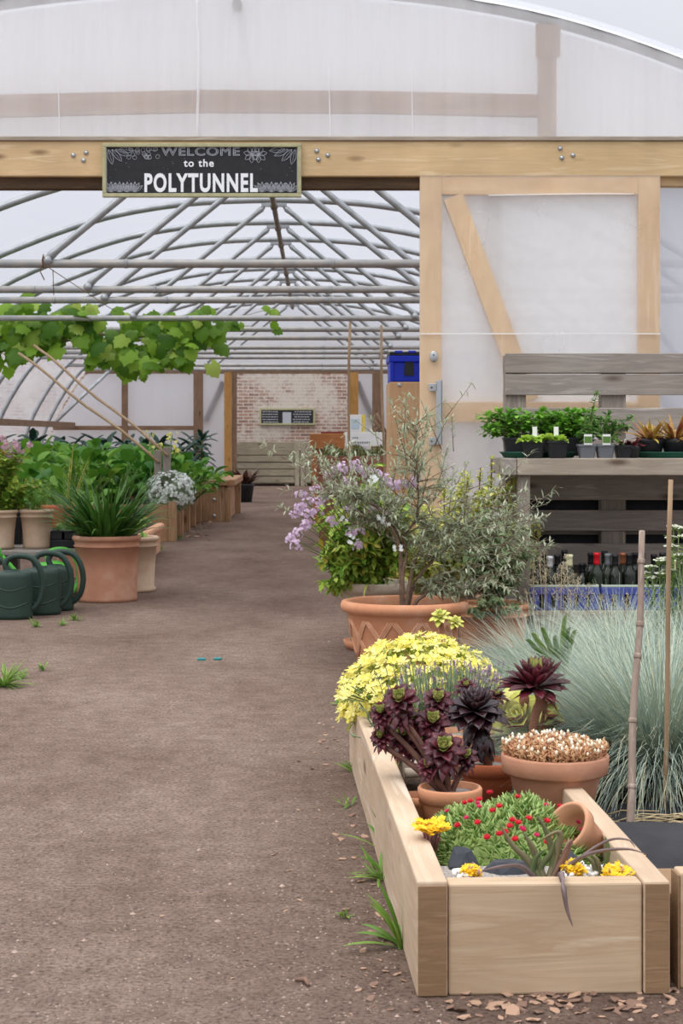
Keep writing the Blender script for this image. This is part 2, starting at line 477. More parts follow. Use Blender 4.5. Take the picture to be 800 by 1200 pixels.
M['blue'] = plain('blue_plastic', (24, 52, 196), .4)
M['crate'] = plain('blue_crate_plastic', (64, 76, 150), .5, col2=(76, 88, 160), vscale=10)
M['palegreen'] = plain('pale_green_plastic', (186, 200, 182), .5)
M['fabric'] = plain('landscape_fabric', (36, 36, 40), .8, col2=(50, 50, 54), vscale=12, bmp=.3)
M['slate'] = plain('dark_slate', (48, 51, 58), .7, col2=(68, 71, 78), vscale=25, bmp=.5)
M['white'] = plain('white_card', (238, 238, 236), .6)
M['pebble'] = leafmat('white_pebble', (205, 203, 198), (240, 239, 236), 0, .6)
M['stone'] = leafmat('path_grit', (120, 100, 90), (178, 156, 143), 0, .9)
M['chip'] = leafmat('bark_chip', (140, 110, 92), (186, 154, 130), 0, .85)
M['chipd'] = leafmat('dark_bark', (104, 80, 68), (142, 114, 98), 0, .85)
M['glass'] = plain('green_bottle_glass', (40, 52, 30), .08, spec=.6, trans=.55)
M['glassd'] = plain('dark_bottle_glass', (22, 28, 18), .08, spec=.6, trans=.3)
M['red'] = plain('red_foil', (205, 26, 40), .35)
M['cream'] = plain('cream_foil', (222, 222, 178), .4)
M['silver'] = plain('silver_foil', (205, 207, 212), .35, .3)
M['copper'] = plain('copper_foil', (158, 98, 68), .4, .3)
M['darkfoil'] = plain('black_foil', (30, 31, 34), .4)
M['greyfoil'] = plain('grey_foil', (110, 116, 120), .4)
M['yellowcard'] = plain('yellow_card', (236, 214, 96), .6)
M['bluecard'] = plain('pale_blue_print', (196, 214, 226), .6)
M['teal'] = plain('teal_plastic', (30, 130, 130), .5)
# foliage
M['strap'] = leafmat('strap_green', (42, 84, 28), (88, 132, 52), .2, .38, spec=.4)
M['chard'] = leafmat('chard_green', (72, 124, 36), (136, 180, 70), .3, .5)
M['chard2'] = leafmat('chard_deep', (56, 112, 36), (112, 164, 62), .3, .5)
M['kale'] = leafmat('kale_dark', (28, 54, 44), (52, 82, 66), .15, .6)
M['vine'] = leafmat('vine_green', (68, 112, 24), (140, 180, 56), .42, .5, (186, 204, 100))
M['bark'] = plain('bark', (104, 84, 70), .9, col2=(132, 110, 92), vscale=40, bmp=.6)
M['stemg'] = leafmat('green_stem', (96, 118, 62), (126, 146, 84), 0, .6)
M['stemb'] = leafmat('brown_stem', (110, 84, 62), (140, 112, 88), 0, .7)
M['olive'] = leafmat('olive_leaf', (138, 152, 118), (206, 212, 186), .35, .5)
M['olived'] = leafmat('myrtle_leaf', (90, 122, 74), (166, 180, 136), .32, .5)
M['varieg'] = leafmat('variegated_leaf', (168, 182, 76), (236, 232, 146), .3, .5)
M['geran'] = leafmat('geranium_leaf', (102, 150, 50), (182, 206, 92), .3, .5, (176, 150, 66))
M['mauve'] = leafmat('mauve_petal', (202, 170, 206), (238, 218, 238), .3, .6)
M['pinkp'] = leafmat('dusty_pink_petal', (190, 150, 168), (222, 190, 200), .3, .6)
M['violet'] = leafmat('violet_petal', (162, 132, 160), (204, 178, 196), .2, .6)
M['yellow'] = leafmat('lemon_petal', (240, 226, 92), (252, 246, 170), .3, .6)
M['gold'] = leafmat('golden_sedum', (238, 190, 20), (250, 216, 60), .1, .6)
M['yelgreen'] = leafmat('hypericum_leaf', (124, 148, 50), (186, 190, 92), .3, .5)
M['whitefl'] = leafmat('white_petal', (222, 228, 222), (246, 248, 246), .3, .6)
M['yarrow'] = leafmat('yarrow_cream', (186, 192, 166), (222, 222, 204), .2, .7)
M['greygreen'] = leafmat('grey_green_leaf', (96, 116, 84), (140, 156, 120), .2, .6)
M['fescue'] = leafmat('blue_fescue', (120, 140, 130), (188, 200, 184), .12, .6, (200, 192, 150))
M['straw'] = leafmat('dry_straw', (170, 150, 112), (206, 190, 154), .1, .8)
M['seed'] = leafmat('grass_seed', (172, 158, 130), (212, 202, 178), .2, .8)
M['aeo_dark'] = leafmat('aeonium_maroon', (64, 22, 32), (108, 38, 50), .08, .35, spec=.5)
M['aeo_black'] = leafmat('aeonium_black', (34, 18, 24), (58, 32, 38), .02, .3, spec=.5)
M['aeo_green'] = leafmat('aeonium_centre', (122, 132, 62), (156, 150, 84), .05, .4)
M['aeo_lime'] = leafmat('aeonium_lime', (218, 222, 102), (242, 238, 146), .15, .4)
M['aeo_pink'] = leafmat('aeonium_edge', (170, 84, 70), (186, 104, 84), .1, .45)
M['aeostem'] = plain('aeonium_stem', (132, 84, 62), .6, col2=(158, 108, 82), vscale=30, bmp=.5)
M['aeostemd'] = plain('dark_aeonium_stem', (84, 56, 48), .7, col2=(110, 76, 62), vscale=30)
M['ice'] = leafmat('ice_plant_leaf', (96, 136, 60), (176, 196, 116), .12, .4, spec=.45)
M['crimson'] = leafmat('crimson_petal', (196, 22, 60), (226, 50, 66), .2, .5)
M['magenta'] = leafmat('magenta_bud', (206, 30, 96), (222, 70, 120), .2, .5)
M['sedumred'] = leafmat('sedum_stem', (182, 124, 92), (222, 184, 138), .1, .5)
M['sedumtip'] = leafmat('sedum_bud', (232, 222, 190), (250, 246, 232), .1, .6)
M['sedumpink'] = leafmat('sedum_pink', (176, 120, 124), (206, 160, 160), .1, .5)
M['strapred'] = leafmat('dyckia_leaf', (92, 112, 70), (140, 128, 100), .1, .45, (150, 110, 100))
M['purpleleaf'] = plain('purple_grey_leaf', (136, 116, 118), .5, col2=(112, 96, 92), vscale=18)
M['weed'] = leafmat('weed_green', (92, 136, 52), (150, 178, 84), .3, .5)
M['parsley'] = leafmat('parsley_green', (72, 134, 38), (140, 190, 74), .3, .45)
M['lettuce'] = leafmat('lettuce_green', (150, 190, 62), (190, 214, 98), .35, .5)
M['minty'] = leafmat('mint_green', (64, 116, 50), (132, 168, 88), .3, .5)
M['yr'] = leafmat('croton_leaf', (150, 80, 62), (198, 178, 82), .2, .5)
M['beet'] = leafmat('dark_red_leaf', (82, 22, 36), (110, 40, 48), .1, .5)
M['brownleaf'] = leafmat('bronze_leaf', (72, 48, 40), (110, 78, 62), .15, .5)
M['thyme'] = leafmat('thyme_green', (84, 92, 48), (128, 128, 76), .15, .6)
M['feather'] = leafmat('feathery_green', (96, 142, 48), (156, 188, 84), .3, .6)
M['leek'] = leafmat('yellow_leek', (190, 190, 90), (228, 200, 120), .2, .6)

ROUND = (.35, .85, 1, .85, .05)
OVATE = (.1, .8, 1, .7, .35, .03)
LANCE = (.25, .9, 1, .6, .04)
SPAT = (.3, .42, .75, 1, .75, .06)

def rdir(r, zmin=-1):
    while True:
        v = V((r.uniform(-1, 1), r.uniform(-1, 1), r.uniform(zmin, 1)))
        if .05 < v.length < 1: return v.normalized()

# ------------------------------------------------------------------ tunnel
XR = -0.43
PROF = [(0, 3.4), (.6, 3.385), (1.13, 3.335), (1.73, 3.22), (2.4, 3.0), (3.16, 2.66), (3.87, 2.15), (4.4, 1.35), (4.65, .6), (4.75, 0)]
def profile(n=4):
    pts = []
    full = [(-a, b) for a, b in PROF[::-1]] + PROF[1:]
    for i in range(len(full) - 1):
        p0 = full[max(i - 1, 0)]; p1 = full[i]; p2 = full[i + 1]; p3 = full[min(i + 2, len(full) - 1)]
        for k in range(n):
            t = k / n
            pts.append(tuple(.5 * (2 * p1[j] + (p2[j] - p0[j]) * t + (2 * p0[j] - 5 * p1[j] + 4 * p2[j] - p3[j]) * t * t + (3 * p1[j] - p0[j] - 3 * p2[j] + p3[j]) * t ** 3) for j in (0, 1)))
    pts.append(full[-1])
    return [(XR + a, b) for a, b in pts]
ARC = profile()
def arcz(x):
    for (a, b), (c, d) in zip(ARC, ARC[1:]):
        if a <= x <= c and c > a: return b + (d - b) * (x - a) / (c - a)
    return 0
YF, YB = 9.2, 32.2

# ground
g = MB()
nx, ny = 60, 120
rg = random.Random(3)
def gx(i): return -14 + 28 * i / nx
def gy(j): return 0.4 + 45 * (j / ny) ** 1.6
vs = [V((gx(i), gy(j), 0)) for j in range(ny + 1) for i in range(nx + 1)]
fs = [(j * (nx + 1) + i, j * (nx + 1) + i + 1, (j + 1) * (nx + 1) + i + 1, (j + 1) * (nx + 1) + i) for j in range(ny) for i in range(nx)]
g.add(vs, fs)
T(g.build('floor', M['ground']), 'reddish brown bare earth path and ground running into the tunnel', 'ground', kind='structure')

# polythene roof
r = MB(); ys = [YF - .02 + (YB - YF + .04) * k / 24 for k in range(25)]
vs = [V((XR + (x - XR) * 1.006, y, z * 1.004 + .034)) for y in ys for x, z in ARC]; n = len(ARC)
r.add(vs, [(j * n + i, j * n + i + 1, (j + 1) * n + i + 1, (j + 1) * n + i) for j in range(24) for i in range(n - 1)])
T(r.build('ceiling', M['film_roof']), 'curved translucent white polythene cover stretched over the tunnel hoops', 'roof', kind='structure')

def sheet(mb, x0, x1, z0, ztop, Y, nx=40, nz=10, wav=.006, seed=0, ph=9):
    vs = []; fs = []
    for i in range(nx + 1):
        x = x0 + (x1 - x0) * i / nx
        zt = ztop(x) if callable(ztop) else ztop
        for j in range(nz + 1):
            z = z0 + (zt - z0) * j / nz
            w = wav * (math.sin(x * ph + seed) + .6 * math.sin(x * ph * 2.7 + z * .8 + seed * 2))
            vs.append(V((x, Y + w, z)))
    for i in range(nx):
        for j in range(nz):
            a = i * (nz + 1) + j
            fs.append((a, a + nz + 1, a + nz + 2, a + 1))
    mb.add(vs, fs)

gab = MB()
top = lambda x: arcz(x) + .03
sheet(gab, XR - 4.6, XR + 4.6, 2.53, lambda x: max(2.531, top(x)), YF, 220, 6, .004, 1, 21)
T(gab.build('wall_front', M['film_gable']), 'milky polythene gable above the long timber beam', 'wall', kind='structure')
gi = MB()
sheet(gi, XR - 4.55, XR + 4.55, 2.53, lambda x: max(2.531, top(x) - .05), YF + .16, 120, 6, .004, 8, 9)
T(gi.build('wall_front_inner', M['film_inner']), 'inner milky polythene layer behind the gable timbers', 'wall', kind='structure')
gs = MB()
sheet(gs, 1.72, XR + 4.72, 0.02, lambda x: min(2.4, top(x)), YF + .02, 40, 8, .004, 3)
T(gs.build('wall_right', M['film_wall']), 'polythene wall right of the sliding door behind the pallet bench', 'wall', kind='structure')
gl = MB()
sheet(gl, XR - 4.72, -2.6, 0.02, lambda x: min(2.4, top(x)), YF + .02, 30, 8, .004, 5)
T(gl.build('wall_left', M['film_wall']), 'polythene wall left of the tunnel entrance', 'wall', kind='structure')

def hoop(mb, Y, rr=.03, n=8):
    mb.tube([V((x, Y, z)) for x, z in ARC], rr, n)
fh = MB(); hoop(fh, YF + .04, .034, 10)
T(fh.build('trim_1', M['steel']), 'galvanised steel end hoop along the edge of the front gable', 'tunnel hoop', kind='structure')
# white doubled film over the front hoop
hm = MB()
vs = []; fs = []
for k, (x, z) in enumerate(ARC):
    for j in range(5):
        a = PI * j / 4
        nx_, nz_ = (x - XR) / 6, 1
        l = math.hypot(nx_, nz_)
        vs.append(V((x + nx_ / l * .026 * math.sin(a), YF - .004 + .10 * (j / 4) , z + .012 + nz_ / l * .026 * math.sin(a))))
for k in range(len(ARC) - 1):
    for j in range(4):
        fs.append((k * 5 + j, k * 5 + j + 1, (k + 1) * 5 + j + 1, (k + 1) * 5 + j))
hm.add(vs, fs)
T(hm.build('trim_2', plain('white_film_edge', (244, 246, 248), .4)), 'bright white folded polythene hem wrapped over the front hoop', 'polythene hem', kind='structure')

# gable timbers inside
gr = MB()
pts = [(-3.6, 2.70), (-1.7, 2.765), (-.63, 2.79), (.3, 2.785), (1.215, 2.765)]
for (a, za), (b, zb) in zip(pts, pts[1:]):
    gr.beam((a, YF + .06, za), (b, YF + .06, zb), .045, .12)
gr2 = gr.build('trim_3', M['gabX'])
T(gr2, 'brown timber rail seen through the gable polythene', 'rail', kind='structure')
gp = MB(); gp.box((1.205, YF + .02, 2.5), (1.3, YF + .09, 3.2), .004)
gp.box((1.185, YF + .012, 3.02), (1.32, YF + .02, 3.2), .002)
T(gp.build('trim_4', M['gabZ']), 'upright timber post behind the gable polythene near its right end', 'post', kind='structure')
# seam fold on gable
sf = MB()
for px in (232,):
    x = P(px, 0, YF).x
    sf.tube([V((x + .004 * math.sin(z * 9), YF - .006, z)) for z in [2.56 + .09 * k for k in range(10)]], .008, 6)
for px, zz in ((68, 3.0), (385, 3.0), (482, 2.95)):
    x = P(px, 0, YF).x
    sf.tube([V((x + .02 * (zz - z), YF - .004, z)) for z in [2.56 + .05 * k for k in range(9)]], [.002, .004, .004, .004, .004, .003, .003, .002, .001], 5)
T(sf.build('trim_5', M['film_gable']), 'raised vertical folds in the gable polythene', 'polythene fold', kind='structure')

# header beam
YBm = 9.1
hb = thing('trim_6', (0, YBm, 2.36), 'long pale pine beam with knots and bolts carrying the polytunnel sign', 'beam', kind='structure')
b = MB(); b.box((XR - 4.3, YBm, 2.36), (XR + 4.0, YBm + .09, 2.55), .006); b.build('beam', M['beam'], hb)
b = MB(); b.box((XR - 4.3, YBm - .012, 2.55), (XR + 4.0, YBm + .1, 2.572), .003); b.build('top_batten', M['paleX'], hb)
for px, py in ((86, 182), (101, 179), (98, 188), (371, 177), (373, 187), (384, 182), (658, 185), (671, 182), (656, 174)):
    q = P(px, py, YBm); b = MB()
    b.lathe([(.013, 0), (.013, .003), (.009, .004), (.009, .009), (.004, .011)], q, 14, M=Matrix.Rotation(PI / 2, 3, 'X'))
    b.build('bolt', M['zinc'], hb)
ds = MB(); ds.box((-2.7, 9.14, 2.3), (1.72, 9.22, 2.362), .004)
T(ds.build('trim_7', M['darkstrip']), 'dark brown door track board under the front beam', 'track board', kind='structure')
ds = MB(); ds.box((1.722, 9.14, 2.315), (XR + 4.0, 9.22, 2.362), .004)
T(ds.build('trim_8', M['beam']), 'short timber rail under the beam right of the sliding door', 'rail', kind='structure')
for k, (x, lab) in enumerate(((-2.66, 'timber door post at the left side of the entrance'), (.96, 'timber post behind the sliding door polythene'), (2.75, 'timber post of the front wall far right of the bench'))):
    b = MB(); b.box((x - .05, YF + .03, 0), (x + .05, YF + .13, 2.5), .004)
    T(b.build('trim_%d' % (9 + k), M['oldZ']), lab, 'post', kind='structure')

# ------------------------------------------------------------------ welcome sign
YS = 9.075
a0 = P(120, 168, YS); a1 = P(353, 231, YS)
sg = thing('welcome_sign', (a0.x, YS, a1.z), 'black chalkboard sign WELCOME to the POLYTUNNEL on front beam', 'sign')
b = MB(); b.box((a0.x + .015, YS + .004, a1.z + .015), (a1.x - .015, YS + .024, a0.z - .015), .001); b.build('chalkboard', M['board'], sg)
b = MB()
w = .02
b.box((a0.x, YS - .008, a1.z), (a1.x, YS + .024, a1.z + w), .003); b.box((a0.x, YS - .008, a0.z - w), (a1.x, YS + .024, a0.z), .003)
b.box((a0.x, YS - .008, a1.z + w), (a0.x + w, YS + .024, a0.z - w), .003); b.box((a1.x - w, YS - .008, a1.z + w), (a1.x, YS + .024, a0.z - w), .003)
b.build('frame', M['signframe'], sg)
def text(name, s, c, size, mat, parent, offset=0, outline=0, sx=1, spacing=1.0, sz=1):
    cu = bpy.data.curves.new(name, 'FONT'); cu.body = s; cu.size = size; cu.align_x = 'CENTER'; cu.align_y = 'CENTER'
    cu.space_character = spacing
    cu.resolution_u = 4
    if outline:
        cu.fill_mode = 'NONE'; cu.bevel_depth = outline; cu.bevel_resolution = 1
    else:
        cu.offset = offset; cu.extrude = .0008
    cu.materials.append(mat)
    tmp = bpy.data.objects.new(name + '_curve', cu); C.objects.link(tmp)
    bpy.context.view_layer.update()
    me = bpy.data.meshes.new_from_object(tmp.evaluated_get(bpy.context.evaluated_depsgraph_get()))
    bpy.data.objects.remove(tmp); me.name = name
    if not me.materials: me.materials.append(mat)
    o = bpy.data.objects.new(name, me); C.objects.link(o)
    o.parent = parent; o.location = V(c) - WL[parent]; o.rotation_euler = (PI / 2, 0, 0); o.scale = (sx, sz, 1)
    WL[o] = WL[parent]
    return o
YT = YS + .0025
text('title_lettering', 'POLYTUNNEL', P(235, 215.3, YT), .118, M['chalk'], sg, .0042, sx=.73, spacing=1.16, sz=1.12)
text('small_lettering', 'to the', P(233, 191.5, YT), .056, M['chalk'], sg, .0012, spacing=1.15)
text('outlined_lettering', 'WELCOME', P(235, 178, YT), .064, M['chalkdim'], sg, outline=.0016, sx=1.25, spacing=1.12)
b = MB()
i0, i1 = P(124.5, 171.5, YT), P(348.5, 227.5, YT)
bw = .003
for (xa, za, xb, zb) in ((i0.x, i1.z, i1.x, i1.z + bw), (i0.x, i0.z - bw, i1.x, i0.z), (i0.x, i1.z, i0.x + bw, i0.z), (i1.x - bw, i1.z, i1.x, i0.z)):
    b.box((xa, YT, za), (xb, YT + .002, zb), 0)
b.build('border_line', M['chalkdim'], sg)
rs = random.Random(5)
dr = MB()
def outline_leaf(mb, px, py, ang, L, W, rib=True):
    c = P(px, py, YT); pts = []
    for k in range(13):
        t = k / 6 if k <= 6 else (12 - k) / 6
        s_ = 1 if k <= 6 else -1
        u = t * L; w_ = W * math.sin(PI * min(t, 1)) * s_
        pts.append(c + V((u * math.cos(ang) - w_ * math.sin(ang), 0, u * math.sin(ang) + w_ * math.cos(ang))))
    mb.tube(pts, .0013, 4)
    if rib: mb.tube([c, c + V((L * math.cos(ang), 0, L * math.sin(ang)))], .0009, 4)
for px, py, sgn in ((127, 174, 1), (346, 174, -1)):
    for k, a in enumerate((-75, -50, -25, -5)):
        a = math.radians(a)
        outline_leaf(dr, px + sgn * k * 4, py + 1 - 0 * k, a if sgn > 0 else PI - a, .085, .014)
for px, n in ((168, 9), (178, 8), (155, 6)):
    for k in range(n):
        c = P(px + rs.uniform(-7, 7), 177 + rs.uniform(-4, 8), YT)
        dr.tube([c + V((.011 * math.cos(t * PI / 4), 0, .011 * math.sin(t * PI / 4))) for t in range(9)], .001, 4)
for px in (295, 303):
    for k in range(7):
        outline_leaf(dr, px, 181, k * 2 * PI / 7 + .2, .045, .012, False)
for base in (130, 140, 149, 158, 307, 318, 329, 340):
    for k in range(5):
        outline_leaf(dr, base, 225, math.radians(40 + 25 * k), .055, .008, True)
for k in range(46):
    c = P(rs.uniform(128, 345), rs.uniform(174, 224), YT)
    dr.tube([c - V((.0015, 0, 0)), c + V((.0015, 0, 0))], .001, 4)
dr.build('chalk_drawing', M['chalkdim'], sg)

# ------------------------------------------------------------------ sliding door
YD = 9.105
dn = thing('door_1', (.56, YD, 0), 'sliding timber frame door covered in polythene behind the pallet bench', 'sliding door', kind='structure')
def dx(px): return P(px, 0, YD).x
def dz(py): return P(0, py, YD).z
DB = .06
def dpart(name, a, c, mat):
    q = MB(); q.box((dx(a[0]), YD, dz(a[1]) if a[1] > -900 else DB), (dx(c[0]), YD + .045, dz(c[1]) if c[1] < 2000 else DB), .003)
    return q.build(name, mat, dn)
dpart('stile', (492, 206), (517.5, 2001), M['doorZ'])
dpart('stile', (748, 206), (773, 2001), M['doorZ'])
dpart('top_rail', (517.6, 206), (747.8, 228), M['doorX'])
dpart('middle_rail', (517.6, 471), (747.8, 495), M['doorX'])
q = MB(); q.box((dx(517.6), YD, DB), (dx(747.8), YD + .045, DB + .1), .003); q.build('bottom_rail', M['doorX'], dn)
q = MB(); q.beam(V((dx(531), YD + .0225, dz(230))), V((dx(620), YD + .0225, dz(470))), .044, .108); q.build('diagonal_brace', M['doorZ'], dn)
def wavy(mb, x0, x1, z0, z1, Y, amp, seed, nx=50, nz=60, soft=1):
    r_ = random.Random(seed)
    waves = [(r_.uniform(-1, 1), r_.uniform(-1, 1), r_.uniform(3, 11), r_.uniform(0, 6), r_.uniform(.3, 1)) for _ in range(9)]
    vs = []; fs = []
    for i in range(nx + 1):
        for j in range(nz + 1):
            x = x0 + (x1 - x0) * i / nx; z = z0 + (z1 - z0) * j / nz
            ed = min(1, min(i, nx - i, j, nz - j) / 4)
            w = sum(a * math.sin((ca * x + cb * z) * f * 1.6 + p) for ca, cb, f, p, a in waves) / 4
            vs.append(V((x, Y - amp * (.5 + .5 * w) * (.4 + .6 * ed), z)))
    for i in range(nx):
        for j in range(nz):
            a = i * (nz + 1) + j; fs.append((a, a + nz + 1, a + nz + 2, a + 1))
    mb.add(vs, fs)
q = MB(); wavy(q, dx(491.5), dx(773.5), DB, dz(205), YD - .004, .006, 4); q.build('polythene_sheet', M['film_door'], dn)
q = MB(); wavy(q, dx(493), dx(772), DB, dz(207), YD + .06, .012, 9); q.build('backing_sheet', M['film_back'], dn)
q = MB(); q.tube([V((dx(a), YD - .009, dz(228.5 - .8 * math.sin(a * .02)))) for a in range(572, 744, 10)], .004, 5); q.build('sheet_highlight', M['film_gable'], dn)  # added pale tube imitating the bright highlight along the top rail's lower edge
q = MB(); q.box((dx(492), YD - .013, dz(392)), (dx(773), YD - .011, dz(390.6)), 0); q.build('tape_line', M['white'], dn)
q = MB()
Mx = Matrix.Rotation(PI / 2, 3, 'X')
q.lathe([(.02, 0), (.02, .004), (.017, .006)], P(508, 418, YD - .014), 20, M=Mx, sy=1.5)
q.build('lock_plate', M['zinc'], dn)
q = MB(); q.lathe([(.004, 0), (.004, .003)], P(508, 416, YD - .021), 10, M=Mx); q.lathe([(.003, 0), (.003, .003)], P(508, 423, YD - .021), 10, M=Mx); q.build('keyhole', M['black'], dn)
hd = MB(); hd.box((dx(510), YD - .05, dz(521)), (dx(517), YD - .044, dz(446)), .001); hd.box((dx(516), YD - .05, dz(521)), (dx(517.4), YD - .012, dz(446)), .001)
h_ = hd.build('handle', M['zinc'], dn)
for py in (454, 517):
    q = MB(); q.box((dx(502), YD - .018, dz(py + 4.5)), (dx(511), YD - .012, dz(py - 4.5)), .002); q.box((dx(509.5), YD - .05, dz(py + 4)), (dx(511), YD - .012, dz(py - 4)), .001); q.build('bracket', M['zinc'], h_)
    q = MB(); q.lathe([(.006, 0), (.006, .003)], P(505.5, py, YD - .0185), 10, M=Mx); q.build('screw', M['iron'], h_)

# ------------------------------------------------------------------ hoops and ties
ORD = ['nearest', 'second', 'third', 'fourth', 'fifth', 'sixth', 'seventh', 'eighth', 'ninth', 'tenth', 'eleventh']
HB = 2.183
TY = [11.97, 14.1, 15.2, 17.56, 19.4, 21.1, 23.4, 24.8, 26.4, 29.3, 31.2]
def barhalf():
    for (a, za), (c_, zc) in zip(ARC, ARC[1:]):
        if za <= HB <= zc: return abs(a + (c_ - a) * (HB - za) / (zc - za) - XR)
BH = barhalf()
h0 = None
for i, Y in enumerate(TY):
    lab = ('galvanised hoop with tie bar and crown braces, %s from the tunnel entrance' % ORD[i]) if i else 'galvanised hoop with tie bar and crown braces, nearest the tunnel entrance'
    if h0 is None:
        t = thing('hoop_truss', (XR, Y, HB), lab, 'tunnel hoop', 'steel hoops with tie bars')
        q = MB(); hoop(q, Y, .034); q.build('hoop', M['steel'], t)
        q = MB(); q.tube([V((XR - BH, Y, HB)), V((XR + BH, Y, HB))], .03, 12)
        for s_ in (-3.2, -1.9, -.9, .55, 1.7, 3): q.tube([V((XR + s_ - .012, Y, HB)), V((XR + s_ + .012, Y, HB))], .033, 12)
        q.build('tie_bar', M['rustytop'], t)
        for s_ in (-1, 1):
            q = MB(); e0 = V((XR + s_ * 1.45, Y, HB + .04)); e1 = V((XR + s_ * .1, Y, 3.33)); d = (e1 - e0).normalized()
            q.tube([e0 - d * .02, e0 + d * .03, e0 + d * .08, e1 - d * .1, e1 - d * .04, e1], [.014, .034, .026, .026, .032, .014], 8)
            q.lathe([(.035, 0), (.035, .02)], e0 + V((0, -.02, -.02)), 10, M=Mx)
            q.build('crown_brace', M['steel'], t)
        q = MB(); q.box((XR - .13, Y - .02, 3.33), (XR + .13, Y + .02, 3.37), .004); q.build('ridge_clamp', M['steel'], t)
        h0 = t
    else:
        dup(h0, (XR, Y, HB), 0, 1, lab)
q = MB(); q.tube([V((XR, YF + .1, 3.33)), V((XR, YB - .6, 3.33))], .028, 8)
for Y in TY: q.tube([V((XR, Y - .04, 3.33)), V((XR, Y + .04, 3.33))], .04, 8)
T(q.build('ridge_pipe', M['ridge'], origin=(XR, YF, 3.33)), 'brownish ridge pipe running down the crown of the tunnel', 'pipe')
q = MB(); q.tube([V((-4.75, 31.0, 1.2)), V((-3.7, 32.0, 2.35))], .035, 8)
T(q.build('corner_strut', M['steel'], origin=(-4.5, 31.2, 1.2)), 'slanting steel strut in the far left corner of the tunnel', 'strut')
q = MB()
for x, y0 in ((-4.55, 12),):
    q.box((x - .03, y0, 1.12), (x + .03, YB - .1, 1.22), .004)
T(q.build('side_rail', M['oldX'], origin=(-4.55, 12, 1.12)), 'dark timber rail along the left side of the tunnel', 'rail')

# ------------------------------------------------------------------ back wall
def bx_(px): return P(px, 0, YB).x
def bz_(py): return P(0, py, YB).z
oL, oR, oT = bx_(277), bx_(408), bz_(436)
bk = MB()
sheet(bk, XR - 4.7, oL - .12, .02, lambda x: max(.03, min(oT, top(x) - .02)), YB + .05, 40, 8, .008, 1, 7)
sheet(bk, oR + .02, XR + 4.7, .02, lambda x: max(.03, min(oT, top(x) - .02)), YB + .05, 40, 8, .008, 2, 7)
sheet(bk, XR - 4.2, XR + 4.2, oT, lambda x: max(oT + .01, top(x) - .02), YB + .05, 80, 6, .008, 3, 7)
T(bk.build('wall_back', M['film_wall']), 'polythene end wall at the far end of the tunnel', 'wall', kind='structure')
k = 20
def bpost(p0, p1, y0, y1, mat, lab, dep=.09, cat='post'):
    global k
    b = MB(); b.box((bx_(p0), YB - dep, bz_(y1) if y1 else 0), (bx_(p1), YB, bz_(y0)), .005)
    T(b.build('trim_%d' % k, mat), lab, cat, kind='structure'); k += 1
bpost(143, 150, 437, 0, M['oldZ'], 'thin brown post in far end wall, leftmost of its uprights')
bpost(227, 238, 437, 0, M['oldZ'], 'dark brown post in the far end wall above the kale', .11)
bpost(263, 271.5, 437, 0, M['orangeZ'], 'honey coloured post at left of the far doorway', .12)
bpost(272, 277.5, 437, 0, M['oldZ'], 'grey door stile beside the honey coloured far post', .07)
bpost(408, 419.5, 437, 0, M['orangeZ'], 'honey coloured post at right of the far doorway', .12)
bpost(436, 447, 437, 0, M['oldZ'], 'dark post in the far end wall behind the white framed notice', .11)
bpost(63, 227, 499, 504, M['oldX'], 'horizontal timber rail across the far left end wall', .08, 'rail')
bpost(100, 470, 433, 438, M['oldX'], 'timber header across the top of the far end wall', .06, 'beam')
for (p, q_, lab) in (((262, 447), (241, 494), 'slanting timber brace behind the polythene left of far doorway'), ((418, 447), (438, 494), 'slanting timber brace behind the polythene right of far doorway')):
    b = MB(); A = P(p[0], p[1], YB + .09); B = P(q_[0], q_[1], YB + .09); b.beam(A, B, .04, .12)
    T(b.build('trim_%d' % k, M['oldZ']), lab, 'brace', kind='structure'); k += 1
b = MB()
b.box((-7.5, 34.6, 0), (6.5, 35.0, 3.1), .01)
T(b.build('wall_garden', M['brick']), 'old whitewashed brick wall beyond the far doorway', 'wall', kind='structure')
# chalk notice on brick
YN = 34.55
a0 = P(304, 478.5, YN); a1 = P(369, 498, YN)
sn = thing('chalkboard_notice', (a0.x, YN, a1.z), 'small chalkboard notice in pale frame hanging on the brick wall', 'sign')
b = MB(); b.box((a0.x + .02, YN + .01, a1.z + .02), (a1.x - .02, YN + .045, a0.z - .02), .001); b.build('chalkboard', M['board'], sn)
b = MB(); w = .035
b.box((a0.x, YN, a1.z), (a1.x, YN + .045, a1.z + w), .002); b.box((a0.x, YN, a0.z - w), (a1.x, YN + .045, a0.z), .002)
b.box((a0.x, YN, a1.z + w), (a0.x + w, YN + .045, a0.z - w), .002); b.box((a1.x - w, YN, a1.z + w), (a1.x, YN + .045, a0.z - w), .002)
b.build('frame', M['signframe'], sn)
rs = random.Random(8); b = MB()
for c0, c1 in ((307, 328), (343, 365)):
    for row in range(5):
        y = 482 + row * 3; x = c0 + rs.uniform(0, 2)
        while x < c1 - 3:
            w = rs.uniform(1.2, 3.4); A = P(x, y, YN + .008); B = P(min(x + w, c1), y + 1.0, YN + .008)
            b.box((A.x, A.y, B.z), (B.x, A.y + .003, A.z), 0); x += w + .8
A = P(331, 483, YN + .008); B = P(341, 496, YN + .008); b.box((A.x, A.y, B.z), (B.x, A.y + .003, A.z), 0)
b.build('chalk_lines', M['chalkdim'], sn)

